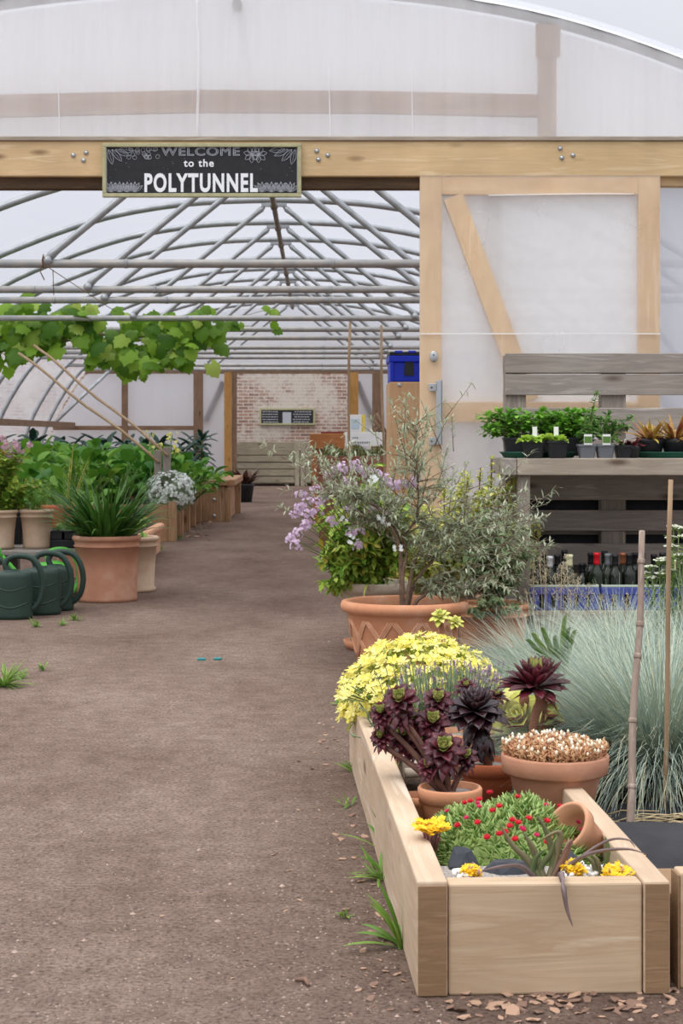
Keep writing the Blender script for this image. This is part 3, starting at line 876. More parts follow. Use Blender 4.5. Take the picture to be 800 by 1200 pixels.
# timber bin beyond the doorway
Y0 = 33.0
bn = thing('timber_bin', P(312, 0, Y0) * 1, 'grey boarded timber compost bin in front of the brick wall', 'bin')
bn.location.z = 0; WL[bn] = V((bn.location.x, Y0, 0)) ; bn.location.y = Y0
xa, xb = P(274, 0, Y0).x, P(345, 0, Y0).x
for i in range(6):
    b = MB(); z0 = .06 + i * .135; b.box((xa, Y0 - .008 * (i % 2), z0), (xb, Y0 + .022, z0 + .117), .006); b.build('board', M['binX'], bn)
for px in (345.5, 352):
    b = MB(); x = P(px, 0, Y0).x; b.box((x, Y0 - .02, .0), (x + .085, Y0 + .06, .88), .004); b.build('upright', M['binZ'], bn)
for i in range(5):
    b = MB(); z0 = .06 + i * .16; b.box((P(357.5, 0, Y0).x, Y0 + .0, z0), (P(372, 0, Y0).x, Y0 + .03, z0 + .15), .004); b.build('board', M['binX'], bn)
b = MB(); b.box((xa, Y0 + .03, .0), (xa + .03, Y0 + 1.0, .85), .004); b.box((P(372, 0, Y0).x - .03, Y0 + .03, 0), (P(372, 0, Y0).x, Y0 + 1.0, .85), .004); b.box((xa, Y0 + .97, 0), (P(372, 0, Y0).x, Y0 + 1.0, .85), .004)
b.box((xa + .02, Y0 + .05, .03), (P(372, 0, Y0).x - .02, Y0 + .9, .7), .01)
b.build('side_boards', M['binX'], bn)

# ================================================================== generic pots and plants
def pot_prof(R, rb, h, rim=.03, lip=.012, wall=.012, depth=.03, foot=0):
    p = [(rb * .9, 0), (rb, 0.002)]
    if foot: p += [(rb + foot, .004), (rb + foot, .02), (rb + foot * .3, .028)]
    p += [(R - lip, h - rim - .004), (R - lip * .2, h - rim), (R, h - rim + .004), (R, h - .005), (R - .004, h), (R - wall, h - .001), (R - wall - .003, h - .006), (R - wall - .004 - depth * .1, h - depth)]
    return p
def rolled_prof(R, rb, h, roll=.03, foot=.012, depth=.05):
    p = [(rb * .9, 0), (rb + foot, 0.002), (rb + foot, .02), (rb + .003, .03)]
    rn = R - roll * .55
    p += [(rb + (rn - rb) * .5, h * .5), (rn, h - roll * 2.1), (rn + .008, h - roll * 2.05), (rn + .008, h - roll * 1.85), (rn, h - roll * 1.75)]
    for a in range(-80, 181, 26):
        an = math.radians(a); p.append((R - roll * .5 + roll * .5 * math.cos(an), h - roll * .5 + roll * .5 * math.sin(an)))
    p += [(R - roll - .004, h - roll), (R - roll - .01, h - depth)]
    return p
def round_pot(parent, prof, c, mat, soil_r, soil_z, soilmat='soil', n=44, sy=1):
    q = MB(); q.lathe(prof, c, n, sy=sy); o = q.build('pot', mat, parent)
    q = MB(); rr = random.Random(int(abs(c[0]) * 999))
    prof2 = [(soil_r, soil_z - .012), (soil_r, soil_z), (soil_r * .6, soil_z + .006), (.004, soil_z + .008)]
    q.lathe(prof2, c, 24, sy=sy); q.build('soil', M[soilmat], parent)
    return o
def sq_pot(mb, c, wt, wb, h, wall=.003):
    def ring(w, z):
        w /= 2; b = w * .18
        return [V((x, y, z)) + V(c) for x, y in ((w - b, -w), (w, -w + b), (w, w - b), (w - b, w), (-w + b, w), (-w, w - b), (-w, -w + b), (-w + b, -w))]
    rings = [ring(wb, 0), ring(wt, h - .012), ring(wt + .006, h - .011), ring(wt + .006, h), ring(wt - wall, h), ring(wt * .96, h - .015)]
    vs = [p for r_ in rings for p in r_]; fs = []
    for i in range(len(rings) - 1):
        for j in range(8): fs.append((i * 8 + j, i * 8 + (j + 1) % 8, (i + 1) * 8 + (j + 1) % 8, (i + 1) * 8 + j))
    fs.append(tuple(range(7, -1, -1))); fs.append(tuple(40 + j for j in range(8)))
    mb.add(vs, fs, 0, False)
def branch_bush(rnd, base, cen, rad, nb, leaves, L, W, shape=LANCE, stem_r=.004, r0=.3, droop=.2, up=.35, lm=None, sm=None, mi=0, spread=.02, shell=.55, bend=.4, upb=.0):
    """stems from base to random points in an ellipsoid, leaves along their outer part"""
    ls = lm or MB(); st = sm or MB(); tips = []
    base = V(base); cen = V(cen)
    for i in range(nb):
        d = rdir(rnd); rr = rnd.uniform(shell, 1)
        tip = cen + V((d.x * rad[0], d.y * rad[1], d.z * rad[2])) * rr
        b0 = base + V((rnd.uniform(-spread, spread), rnd.uniform(-spread, spread), 0))
        mid = b0.lerp(tip, .5) + V((0, 0, abs(tip.z - b0.z) * up * .3)) + V((rnd.uniform(-1, 1), rnd.uniform(-1, 1), 0)) * rad[0] * .12
        pts = []
        for k in range(7):
            t = k / 6
            pts.append(b0 * (1 - t) ** 2 + mid * 2 * t * (1 - t) + tip * t * t)
        st.tube(pts, [stem_r * (1 - .75 * k / 6) for k in range(7)], 5, mi)
        tips.append((tip, (pts[-1] - pts[-2]).normalized()))
        for j in range(leaves):
            t = rnd.uniform(r0, 1)
            p = b0 * (1 - t) ** 2 + mid * 2 * t * (1 - t) + tip * t * t
            ax = (pts[min(6, int(t * 6) + 1)] - pts[int(t * 6) if t < 1 else 5]).normalized()
            o = ax.orthogonal(); o.rotate(Matrix.Rotation(rnd.uniform(0, 6.28), 3, ax))
            dd = (ax * rnd.uniform(.2, .9) + o * rnd.uniform(.5, 1) + V((0, 0, upb - droop * rnd.random()))).normalized()
            k = rnd.uniform(.65, 1.15)
            ls.leaf(p, dd, V((0, 0, 1)) + V((rnd.uniform(-.6, .6), rnd.uniform(-.6, .6), 0)), L * k, W * k, bend * rnd.uniform(.2, 1.6), shape, .12)
    return ls, st, tips

# ================================================================== left side: watering cans
def watering_can(loc, rz, label, mat='can', s=1):
    t = thing('watering_can', loc, label, 'watering can', None)
    q = MB()
    # oval body, long axis along local x
    prof = [(.092, 0), (.103, .004), (.106, .02), (.103, .045), (.105, .12), (.104, .225), (.1, .243), (.088, .25), (.045, .254), (.04, .262), (.036, .262), (.034, .25)]
    q.lathe(prof, t.location, 32, sx=1.05, sy=.78)
    for z in (.075, .165):
        for sgn in (-1, 1):
            q.tube([t.location + V((.1 * 1.06 * math.cos(a), sgn * .1 * .79 * math.sin(a) , z + .012 * math.sin(a * 3))) for a in [.5 + k * .25 for k in range(9)]], .005, 6)
    q.build('body', M[mat], t)
    q = MB()
    pts = [V((-.02, 0, .25)), V((-.035, 0, .29)), V((-.01, 0, .325)), V((.05, 0, .335)), V((.11, 0, .318)), V((.15, 0, .26)), (.165, 0, .18), (.15, 0, .1), (.115, 0, .055), (.09, 0, .045)]
    pts = [V(p) for p in pts]; sm = []
    for i in range(len(pts) - 1):
        p0, p1, p2, p3 = pts[max(i - 1, 0)], pts[i], pts[i + 1], pts[min(i + 2, len(pts) - 1)]
        for k in range(4):
            u = k / 4
            sm.append(.5 * (2 * p1 + (p2 - p0) * u + (2 * p0 - 5 * p1 + 4 * p2 - p3) * u * u + (3 * p1 - p0 - 3 * p2 + p3) * u ** 3))
    sm.append(pts[-1])
    q.tube([p + t.location for p in sm], .0165, 10); q.build('handle', M[mat], t)
    q = MB(); q.tube([t.location + V(p) for p in ((-.09, 0, .05), (-.16, 0, .1), (-.24, 0, .2), (-.31, 0, .285), (-.33, 0, .3))], [.026, .021, .016, .013, .013], 12)
    sp = q.build('spout', M[mat], t)
    q = MB(); R_ = Matrix.Rotation(math.radians(-48), 3, 'Y')
    q.lathe([(.012, -.03), (.016, 0), (.036, .02), (.038, .024), (.02, .032), (.002, .035)], t.location + V((-.335, 0, .305)), 18, M=R_); q.build('rose', M[mat], sp)
    t.rotation_euler = (0, 0, rz); t.scale = (s, s, s)
    return t
def gp(px, Y, z=0):
    return V(((px - 370) / 2000 * Y, Y, z))
watering_can(gp(14, 9.12), .05, 'dark green watering can, leftmost of the row by the pot, ridged body facing path')
watering_can(gp(48, 9.34), .1, 'dark green watering can, middle one of the row by the big pot', s=1.0)
watering_can(gp(64, 9.56), -.05, 'dark green watering can right beside the big terracotta pot, large loop handle', s=.98)
watering_can(gp(62, 10.05), .15, 'bright lime green watering can tucked behind the dark green ones', 'lime', s=.92)

# low pallet table
pt = thing('pallet_table', gp(40, 10.5), 'low weathered pallet shelf carrying clay pots by the left path edge', 'pallet')
xa, xb = -2.75, gp(118, 10.2).x
for i in range(6):
    y = 10.08 + i * .19
    q = MB(); q.box((xa, y, .27), (xb, y + .13, .295), .004); q.build('slat', M['greyX'], pt)
for x in (xa + .05, (xa + xb) / 2, xb - .1):
    q = MB(); q.box((x, 10.08, .18), (x + .08, 11.16, .268), .004); q.build('bearer', M['greyY'], pt)
    for y in (10.09, 11.04):
        q = MB(); q.box((x, y, 0), (x + .09, y + .1, .178), .004); q.build('leg', M['greyZ'], pt)
ZT = .2955
# pots on it
def clay_planted(px, Y, R, rb, h, label, mat='terrap', kind=0, seed=1):
    t = thing('potted_geranium' if kind == 0 else 'potted_herb', gp(px, Y, ZT), label, 'potted plant')
    round_pot(t, rolled_prof(R, rb, h, .022, .004, .03), t.location, M[mat], R * .86, h - .035)
    return t
rn = random.Random(11)
t1 = clay_planted(43, 10.35, .108, .077, .235, 'pale clay pot with feathery green plant on pallet shelf', kind=1)
q = MB()
for i in range(22):
    a = rn.uniform(0, 6.28); b0 = t1.location + V((.05 * math.cos(a) * rn.random(), .05 * math.sin(a) * rn.random(), .2))
    tip = b0 + V((rn.uniform(-.1, .1), rn.uniform(-.06, .06), rn.uniform(.1, .24)))
    for j in range(46):
        p = b0.lerp(tip, j / 45)
        d = V((rn.uniform(-1, 1), rn.uniform(-1, 1), rn.uniform(.1, .9)))
        q.leaf(p, d, V((0, 0, 1)), .03, .0035, .3, (.6, 1, .1))
q.build('foliage', M['feather'], t1)
def geranium(t, c, rad, nb, leaves, seed, fl=26, lm='geran', fm='pinkp', flz=.3):
    rr = random.Random(seed)
    ls, st, tips = branch_bush(rr, t.location + V((0, 0, .2)), c, rad, nb, leaves, .055, .045, OVATE, .003, .25)
    ls.build('foliage', M[lm], t); st.build('stems', M['stemg'], t)
    f = MB()
    tips.sort(key=lambda x: -x[0].z)
    for tip, d in tips[:fl]:
        c_ = tip + V((0, 0, .03))
        for k in range(10):
            dd = rdir(rr, -.2); f.flower(c_ + dd * .022, dd, .013, 5, .9, cup=.2)
    f.build('flowers', M[fm], t)
t2 = clay_planted(0, 10.3, .11, .08, .235, 'pale clay pot of tall pink flowering scented geranium at photo left edge')
geranium(t2, t2.location + V((-.02, .05, .43)), (.26, .2, .24), 60, 22, 5, 24)
bp_ = thing('square_pot', gp(13, 10.75, ZT), 'tall black square plastic pot between the two pale clay pots', 'plant pot')
q = MB(); sq_pot(q, bp_.location, .2, .15, .25); q.build('pot', M['black'], bp_)
q = MB(); q.box(bp_.location + V((-.09, -.09, .22)), bp_.location + V((.09, .09, .235)), .002); q.build('soil', M['soil'], bp_)
q = MB(); rr = random.Random(4)
for i in range(40): q.blade(bp_.location + V((rr.uniform(-.06, .06), rr.uniform(-.06, .06), .23)), rr.uniform(0, 6.28), 1.5, .9, rr.uniform(.12, .25), .014, 4)
q.build('foliage', M['feather'], bp_)
# seed tray with modules
tr = thing('module_tray', gp(75, 10.5, ZT), 'black plastic seedling module tray on the pallet shelf behind big pot', 'seed tray')
q = MB(); tx0, tx1 = gp(58, 10.4).x, gp(93, 10.4).x
q.box((tx0, 10.35, ZT), (tx1, 10.7, ZT + .05), .006)
for i in range(2):
    x0 = tx0 + i * (tx1 - tx0) / 2
    q.box((x0 + .006, 10.352, ZT + .05), (x0 + (tx1 - tx0) / 2 - .006, 10.5, ZT + .1), .006); q.box((x0 + .006, 10.51, ZT + .05), (x0 + (tx1 - tx0) / 2 - .006, 10.69, ZT + .1), .006)
q.box((tx0 - .004, 10.345, ZT + .096), (tx1 + .004, 10.705, ZT + .106), .002)
q.build('tray', M['black'], tr)
q = MB(); rr = random.Random(14)
for i in range(60): q.leaf(V((rr.uniform(tx0, tx1), rr.uniform(10.36, 10.68), ZT + .106)), V((rr.uniform(-1, 1), rr.uniform(-1, 1), .8)), V((0, 0, 1)), rr.uniform(.04, .09), .015, .6)
q.build('seedlings', M['weed'], tr)
# leeks / yellow shoots and brown clay trough behind
tq = thing('clay_trough', gp(72, 11.2, ZT), 'reddish clay trough with feathery shoots and yellow stalks behind pale pots', 'planter')
q = MB(); q.box((gp(48, 11.2).x, 10.95, ZT), (gp(110, 11.2).x, 11.15, ZT + .23), .012); q.build('trough', M['terrad'], tq)
q = MB(); rr = random.Random(15)
for i in range(15):
    b0 = V((rr.uniform(gp(50, 11.2).x, gp(108, 11.2).x), rr.uniform(10.97, 11.12), ZT + .22)); tip = b0 + V((rr.uniform(-.04, .04), 0, rr.uniform(.12, .3)))
    for j in range(40): q.leaf(b0.lerp(tip, j / 39), V((rr.uniform(-1, 1), rr.uniform(-1, 1), .9)), V((0, 0, 1)), .035, .005, .3, (.6, 1, .1))
q.build('foliage', M['feather'], tq)
q = MB()
for px, dxx, h in ((77, .05, .34), (83, .12, .36), (85, .14, .3), (79, .0, .42)): q.blade(gp(px, 11.05, ZT + .22), 0, 1.45 if dxx < .06 else 1.25, 1.5 if dxx < .06 else 1.2, h, .028, 5)
q.build('stalks', M['leek'], tq)

# ---- big pot with strap leaves
bp = thing('potted_agapanthus', gp(125, 10.13), 'large terracotta pot of arching strap leaves beside the watering cans', 'potted plant')
round_pot(bp, rolled_prof(.205, .176, .388, .032, .004, .04), bp.location, M['terral'], .168, .35)
q = MB(); rr = random.Random(21)
for i in range(230):
    a = rr.uniform(0, 6.28); r_ = .12 * math.sqrt(rr.random())
    L = rr.uniform(.26, .5); e0 = rr.uniform(.8, 1.54)
    q.blade(bp.location + V((r_ * math.cos(a), r_ * math.sin(a), .345)), a + rr.uniform(-.5, .5), e0, e0 - rr.uniform(.3, 1.15), L, rr.uniform(.018, .028), 6, fold=.3)
q.build('foliage', M['strap'], bp)
# pot behind
bp2 = thing('potted_seedlings', gp(140, 10.75) + V((.06, 0, 0)), 'whitish clay pot partly hidden behind the large strap leaf pot', 'potted plant')
round_pot(bp2, rolled_prof(.19, .155, .345, .03, .014, .04), bp2.location, M['terrap'], .155, .31)
q = MB(); rr = random.Random(22)
for i in range(50): q.leaf(bp2.location + V((rr.uniform(-.1, .1), rr.uniform(-.1, .1), .31)), V((rr.uniform(-1, 1), rr.uniform(-1, 1), 1)), V((0, 0, 1)), rr.uniform(.05, .1), .025, .6)
q.build('foliage', M['weed'], bp2)
# long terracotta trough
lt = thing('terracotta_trough', (-1.45, 12.9, 0), 'long terracotta trough along the left edge of the tunnel path', 'planter')
q = MB(); q.box((-1.76, 11.6, 0), (-1.3, 14.3, .19), .012); q.box((-1.79, 11.57, .19), (-1.27, 14.33, .245), .02); q.build('trough', M['terraw'], lt)
q = MB(); q.box((-1.73, 11.64, .24), (-1.33, 14.26, .25), .004); q.build('soil', M['soil'], lt)
q = MB(); rr = random.Random(23)
for i in range(150):
    p = V((rr.uniform(-1.72, -1.36), rr.uniform(11.7, 14.2), .25))
    q.leaf(p, V((rr.uniform(-1, 1), rr.uniform(-1, 1), 1)), V((0, 0, 1)), rr.uniform(.06, .14), .04, .7, OVATE)
q.build('foliage', M['weed'], lt)

# ---- raised vegetable bed in tunnel
XB_ = -1.36
rb = thing('vegetable_bed', (-3, 15.7, 0), 'timber edged vegetable bed with upright posts along the left of tunnel path', 'raised bed')
q = MB(); q.box((XB_ - .04, 15.75, 0), (XB_, 19.3, .34), .004); q.box((-4.4, 15.72, 0), (XB_, 15.75, .34), .003); q.build('edge_board', M['plantY'], rb)
for y in (15.7, 16.5, 17.35, 18.2, 19.1):
    q = MB(); q.box((XB_ + .002, y, 0), (XB_ + .075, y + .09, .37), .004); q.build('post', M['plantZ'], rb)
q = MB(); q.box((-4.4, 15.75, 0), (XB_ - .042, 19.2, .27), .005); q.build('soil', M['soil'], rb)
for px, h, lab in ((185, .8, 'left of two weathered trellis stakes above white flowers'), (195.5, .83, 'right of two weathered trellis stakes above white flowers')):
    p = gp(px, 15.95); s_ = MB(); s_.box((p.x - .035, p.y - .02, .28), (p.x + .035, p.y + .02, h + .04), .006)
    T(s_.build('trellis_stake', M['greyZ'], origin=p), 'weathered flat timber ' + lab.replace('weathered ', ''), 'stake')
for k, (A, B, lab) in enumerate(((P(22, 414, 17.2), P(186, 540, 15.9), 'lower of two long bamboo canes slanting up from the trellis stakes'), (P(40, 405, 17.3), P(196, 532, 15.9), 'upper of two long bamboo canes slanting up from the trellis stakes'))):
    q = MB(); q.tube([A.lerp(B, i / 8) + V((0, 0, .015 * math.sin(i * 1.3))) for i in range(9)], .014, 7)
    T(q.build('bamboo_cane', M['cane'], origin=B), lab, 'cane')

# chard plants
def chard(t, seed, mat, n=34, L=.17, h=.4):
    rr = random.Random(seed); q = MB(); s_ = MB(); o = t.location
    for i in range(n):
        a = rr.uniform(0, 6.28); e = rr.uniform(.6, 1.45); hh = h * rr.uniform(.35, 1.15)
        d = V((math.cos(a) * math.cos(e), math.sin(a) * math.cos(e), math.sin(e)))
        p = o + V((rr.uniform(-.03, .03), rr.uniform(-.03, .03), 0)); tip = p + d * hh
        s_.tube([p, p.lerp(tip, .5) + V((0, 0, .01)), tip], [.008, .006, .004], 5)
        q.leaf(tip, d + V((0, 0, .1)), V((0, 0, 1)) - d * .2, L * rr.uniform(.7, 1.1), L * .8 * rr.uniform(.8, 1.15), rr.uniform(.4, 1.9), (.2, .75, 1, .95, .7, .2), .22)
    q.build('foliage', M[mat], t); s_.build('stalks', M['stemg'], t)
protos = []
for k in range(3):
    protos.append((('chard', 'chard2', 'chard')[k], 31 + k))
rr = random.Random(77)
spots = []
for y in (14.6, 15.25, 16.1, 16.7, 17.3, 17.9, 18.5, 19.0, 19.8, 20.6, 21.3):
    for x in [-1.72 - .46 * i for i in range(6)]:
        if y < 15.7 and x > -2.0: continue
        if y > 19.3 and x > -1.9: continue
        spots.append((x + rr.uniform(-.12, .12), y + rr.uniform(-.2, .2)))
made = []
for i, (x, y) in enumerate(spots):
    z = .0 if y < 15.7 else .27 if y < 19.2 else .475
    if 15.3 < y < 15.85: y = 15.95
    if 19.1 < y < 19.5: y = 19.6
    if y > 21.35: y = 21.3
    s_ = rr.uniform(.9, 1.2) * (1.0 if 15.7 < y < 19.2 else 1.35 if y < 15.7 else .75)
    lab = 'bright green broad leaved vegetable plant crowded in the left tunnel bed'
    if len(made) < 3:
        t = thing('leafy_vegetable', (x, y, z), lab, 'vegetable plant', 'leafy vegetables in the left bed')
        chard(t, protos[len(made)][1], protos[len(made)][0]); t.scale = (s_,) * 3; t['rz'] = 0; made.append(t)
    else:
        dup(made[i % 3], (x, y, z), rr.uniform(0, 6.28), s_, lab, 'leafy vegetables in the left bed')
# kale
def kale(t, seed):
    rr = random.Random(seed); q = MB(); s_ = MB(); o = t.location
    s_.tube([o, o + V((.01, 0, .3)), o + V((0, 0, .55))], [.02, .017, .012], 7)
    for i in range(34):
        a = i * 2.4; z = .2 + .38 * (i / 34); e = -.1 + 1.4 * (i / 34)
        p = o + V((0, 0, z)); d = V((math.cos(a) * math.cos(e), math.sin(a) * math.cos(e), math.sin(e)))
        q.leaf(p, d, V((0, 0, 1)), rr.uniform(.18, .28), .065, rr.uniform(.9, 2.2), (.2, .7, 1, .9, 1, .8, .3), -.25)
    q.build('foliage', M['kale'], t); s_.build('stem', M['stemg'], t)
k0 = None
ks = [(-4.3 + .5 * i, 22.6 + .3 * (i % 3), 0) for i in range(6)] + [(-4.3 + .5 * i, 25 + .3 * (i % 2), 0) for i in range(6)]
for i, (x, y, z) in enumerate(ks):
    lab = 'dark blue green kale plant in the row behind the leafy vegetables'
    if k0 is None:
        k0 = thing('kale_plant', (x, y, z), lab, 'kale plant', 'kale along the back of the bed'); kale(k0, 5)
    else: dup(k0, (x, y, z), i * 1.1, rr.uniform(1.35, 1.6), lab, 'kale along the back of the bed')
k0.scale = (1.5,) * 3
dup(k0, gp(236, 20.0, .475), .7, .85, 'dark green kale plant standing alone right of the trellis stakes', 'kale by the path').pop('group', None)
# leafy plants at bed front right of flowers
for i, (px, Y, s_) in enumerate(((222, 17.6, .95), (228, 18.6, 1.0), (214, 17.0, .9), (232, 18.1, .85), (205, 18.4, 1.05))):
    dup(made[i % 2], gp(px - 8, Y, .271), i * 1.7, s_, 'glossy green leafy plant spilling over the posts beside the white flowers', 'leafy plants over the bed posts')
# thin yellow flower stalks
ys_ = thing('bolting_brassica', gp(180, 17.2, .27), 'thin plant with pale yellow flowers above leaves behind the stakes', 'flowering plant')
q = MB(); f = MB(); rr = random.Random(50)
for px, py in ((175, 508), (202, 510), (188, 520), (207, 525), (178, 522)):
    tip = P(px, py, 17.2); q.tube([ys_.location + V((0, 0, 0)), ys_.location.lerp(tip, .5) + V((.03, 0, 0)), tip], .006, 5)
    for j in range(9): f.flower(tip + V((rr.uniform(-.05, .05), rr.uniform(-.03, .03), rr.uniform(-.1, .03))), rdir(rr, 0), .022, 4, .9)
q.build('stems', M['stemg'], ys_); f.build('flowers', M['yellow'], ys_)
# alyssum
al = thing('white_alyssum', gp(200, 15.95, .3), 'cushion of small white flowers spilling over the bed posts', 'flowering plant')
q = MB(); f = MB(); rr = random.Random(51)
cc = P(200, 578, 15.95)
q.blob(cc + V((0, .1, -.02)), (.17, .17, .15), 0, 2, jit=.2, rnd=rr)
for i in range(520):
    d = rdir(rr, -.6); p = cc + V((d.x * .215, d.y * .24, d.z * .2))
    q.leaf(p - d * .05, d, V((0, 0, 1)), .07, .012, .3)
    if i % 2 == 0 and d.z > -.45:
        for j in range(5):
            f.flower(p + V((rr.uniform(-.02, .02),) * 2 + (rr.uniform(-.02, .02),)), d + rdir(rr) * .5, .016, 4, 1.0)
q.build('foliage', M['greygreen'], al); f.build('flowers', M['whitefl'], al)
# farther timber planter with bolts
fp = thing('bolted_planter', gp(253, 19.3), 'tan timber planter with bolt heads on its end beyond the white flowers', 'planter')
x0, x1 = gp(238, 19.3).x, gp(265, 19.3).x
q = MB(); q.box((-4.4, 19.3, 0), (x1 - .02, 19.36, .41), .005); q.build('end_board', M['plantZ'], fp)
q = MB(); q.box((x1 - .02, 19.33, 0), (x1 + .05, 19.43, .38), .005); q.build('post', M['plantZ'], fp)
q = MB(); q.box((x1 + .0, 21.4, 0), (x1 + .07, 21.5, .4), .005); q.build('post', M['plantZ'], fp)
q = MB(); q.box((-4.4, 19.27, .41), (x1 + .02, 21.5, .47), .006); q.box((x1 - .06, 19.36, .405), (x1 + .09, 21.6, .475), .006); q.build('cap_board', M['plantY'], fp)
q = MB(); q.box((x1 - .04, 19.4, 0), (x1 - .0, 21.4, .4), .004); q.build('side_board', M['plantY'], fp)
for py in (585.5, 604.5):
    q = MB(); q.lathe([(.02, 0), (.02, .005), (.012, .01)], P(251, py, 19.298), 12, M=Mx); q.build('bolt', M['zinc'], fp)
q = MB(); rr = random.Random(52)
for i in range(300): q.leaf(V((rr.uniform(x0 - .4, x1 - .1), rr.uniform(19.5, 21.3), .47)), V((rr.uniform(-1, 1), rr.uniform(-1, 1), 1)), V((0, 0, 1)), rr.uniform(.07, .15), .05, .8, OVATE)
q.build('foliage', M['chard'], fp)
# black pot with bronze plant
bz = thing('bronze_leaf_plant', gp(286, 25.0), 'black plastic pot of bronze brown leaves beside the tunnel path far end', 'potted plant')
q = MB(); q.lathe(pot_prof(.15, .11, .27, .03, .006, .008, .03), bz.location, 26); q.build('pot', M['black'], bz)
q = MB(); q.lathe([(.14, .235), (.14, .245), (.01, .247)], bz.location, 20); q.build('soil', M['soil'], bz)
q = MB(); rr = random.Random(53)
for i in range(34):
    a = rr.uniform(0, 6.28); q.blade(bz.location + V((.06 * math.cos(a), .06 * math.sin(a), .245)), a, rr.uniform(.9, 1.5), rr.uniform(-.2, .9), rr.uniform(.22, .42), .085, 6, prof=(.4, .8, 1, .9, .6, .1))
q.build('foliage', M['brownleaf'], bz)

# ================================================================== grape vine
vn = thing('grape_vine', (-3.2, 17.9, 2.0), 'leafy grape vine trained along the tie bars at upper left', 'vine')
st = MB()
A = [P(-60, 470, 17.2), P(-10, 395, 17.8), P(30, 392, 18.0), P(70, 396, 18.1), P(120, 392, 18.1), P(160, 395, 18.2), P(200, 392, 18.2), P(240, 388, 18.2)]
st.tube(A, [.03, .026, .022, .02, .017, .014, .01, .006], 8)
st.tube([P(-20, 425, 17.8), P(15, 402, 17.9), P(45, 404, 18.0), P(90, 398, 18.1)], [.02, .016, .012, .008], 7)
st.tube([P(-30, 380, 18), P(40, 388, 18.2), P(110, 402, 18.2), P(190, 398, 18.2)], [.014, .012, .01, .006], 6)
st.build('stem', M['bark'], vn)
def vine_leaf(mb, p, d, nrm, s):
    p = V(p); d = V(d).normalized(); x = d.cross(nrm)
    if x.length < 1e-3: x = d.orthogonal()
    x.normalize(); n_ = x.cross(d)
    prof = [(0, 0), (.22, -.2), (.44, -.1), (.46, .18), (.6, .42), (.42, .52), (.4, .72), (.2, .82), (0, 1.04)]
    outl = prof + [(-a, b) for a, b in prof[-2:0:-1]]
    c = p + d * s * .3 + n_ * s * .08
    vs = [c]
    for a, b in outl:
        rr_ = math.hypot(a, b - .3)
        vs.append(p + x * a * s + d * b * s - n_ * s * rr_ * rr_ * .45)
    fs = [(0, i, i % len(outl) + 1) for i in range(1, len(outl) + 1)]
    mb.add(vs, fs, 0, True)
q = MB(); sh = MB(); rr = random.Random(61)
cl = [(10, 372, 22, 20), (20, 412, 18, 18), (55, 380, 26, 22), (85, 385, 30, 24), (110, 395, 30, 26), (150, 400, 28, 26), (165, 418, 16, 16), (205, 388, 30, 22), (215, 408, 26, 20), (235, 395, 22, 18), (185, 412, 24, 20), (125, 412, 20, 18), (45, 395, 20, 16), (0, 398, 18, 26), (95, 368, 20, 10), (30, 372, 20, 14), (175, 382, 24, 16), (228, 378, 18, 8)]
for cx, cy, rx, ry in cl:
    for i in range(18):
        p = P(cx + rr.gauss(0, .5) * rx, cy + rr.gauss(0, .5) * ry, 18.0 + rr.uniform(-.5, .4))
        d = V((rr.uniform(-.8, .8), rr.uniform(-.8, .3), rr.uniform(-1.2, .25)))
        vine_leaf(q, p, d, V((rr.uniform(-.5, .5), -1, rr.uniform(.1, 1.2))), rr.uniform(.1, .2))
for cx, cy in ((260, 383), (272, 380), (281, 380), (247, 363), (318, 363), (320, 385), (322, 368), (238, 372), (228, 365), (58, 360), (75, 362), (102, 358), (45, 366), (160, 435), (108, 428), (166, 440), (143, 430)):
    for i in range(2):
        vine_leaf(q, P(cx + rr.uniform(-2, 2), cy + rr.uniform(-2, 2), 18.0), V((rr.uniform(-1, 1), -.2, rr.uniform(-1, .3))), V((0, -1, .6)), rr.uniform(.07, .13))
q.build('foliage', M['vine'], vn)
sh.tube([P(230, 388, 18.1), P(262, 382, 18), P(292, 382, 18)], .004, 5); sh.tube([P(240, 385, 18), P(280, 372, 18), P(322, 360, 18), P(321, 385, 18)], .003, 5)
sh.build('shoots', M['stemg'], vn)
# hanging string / wire
q = MB(); q.tube([P(50, 305, 11.95), P(47, 318, 11.95), P(52, 328, 11.95)], .004, 5); q.tube([P(62, 316, 11.95), P(63, 346, 11.95)], .003, 5); q.tube([P(50, 309, 11.9), P(62, 317, 11.95), P(135, 365, 15)], .003, 5)
q.tube([P(51, 298, 11.93), P(49.5, 305, 11.93), P(51, 314, 11.93)], .005, 5)
T(q.build('garden_wire', M['iron'], origin=P(50, 305, 11.95)), 'loose wire and string tied round the nearest tie bar', 'wire')
# ================================================================== inside right: cabinet, crate, planters
cb = thing('plywood_cabinet', (.42, 10.1, 0), 'tall tan plywood cabinet just inside the doorway under blue box', 'cabinet')
x0 = gp(456.5, 10.1).x; zt = P(0, 447.5, 10.1).z
q = MB(); q.box((x0, 10.1, 0), (x0 + .75, 10.6, zt), .006); q.build('body', M['ply'], cb)
q = MB(); q.lathe([(.012, 0), (.012, .004), (.005, .006)], P(468, 451, 10.098), 12, M=Mx); q.build('screw', M['zinc'], cb)
bc = thing('storage_box', (.6, 10.3, zt), 'bright blue plastic storage box with black lid on the plywood cabinet', 'storage box')
q = MB(); x1 = x0 + .55; zb = zt + .001
q.box((x0 + .005, 10.12, zb), (x1, 10.52, zb + .12), .008); q.box((x0 - .004, 10.1, zb + .118), (x1 + .01, 10.54, zb + .155), .006)
for xx in (x0 + .002, x0 + .2, x0 + .4): q.box((xx, 10.105, zb + .0), (xx + .02, 10.125, zb + .13), .003)
q.build('box', M['blue'], bc)
q = MB(); q.box((x0 + .0, 10.105, zb + .155), (x1 + .005, 10.53, zb + .178), .004); ld = q.build('lid', M['black'], bc)
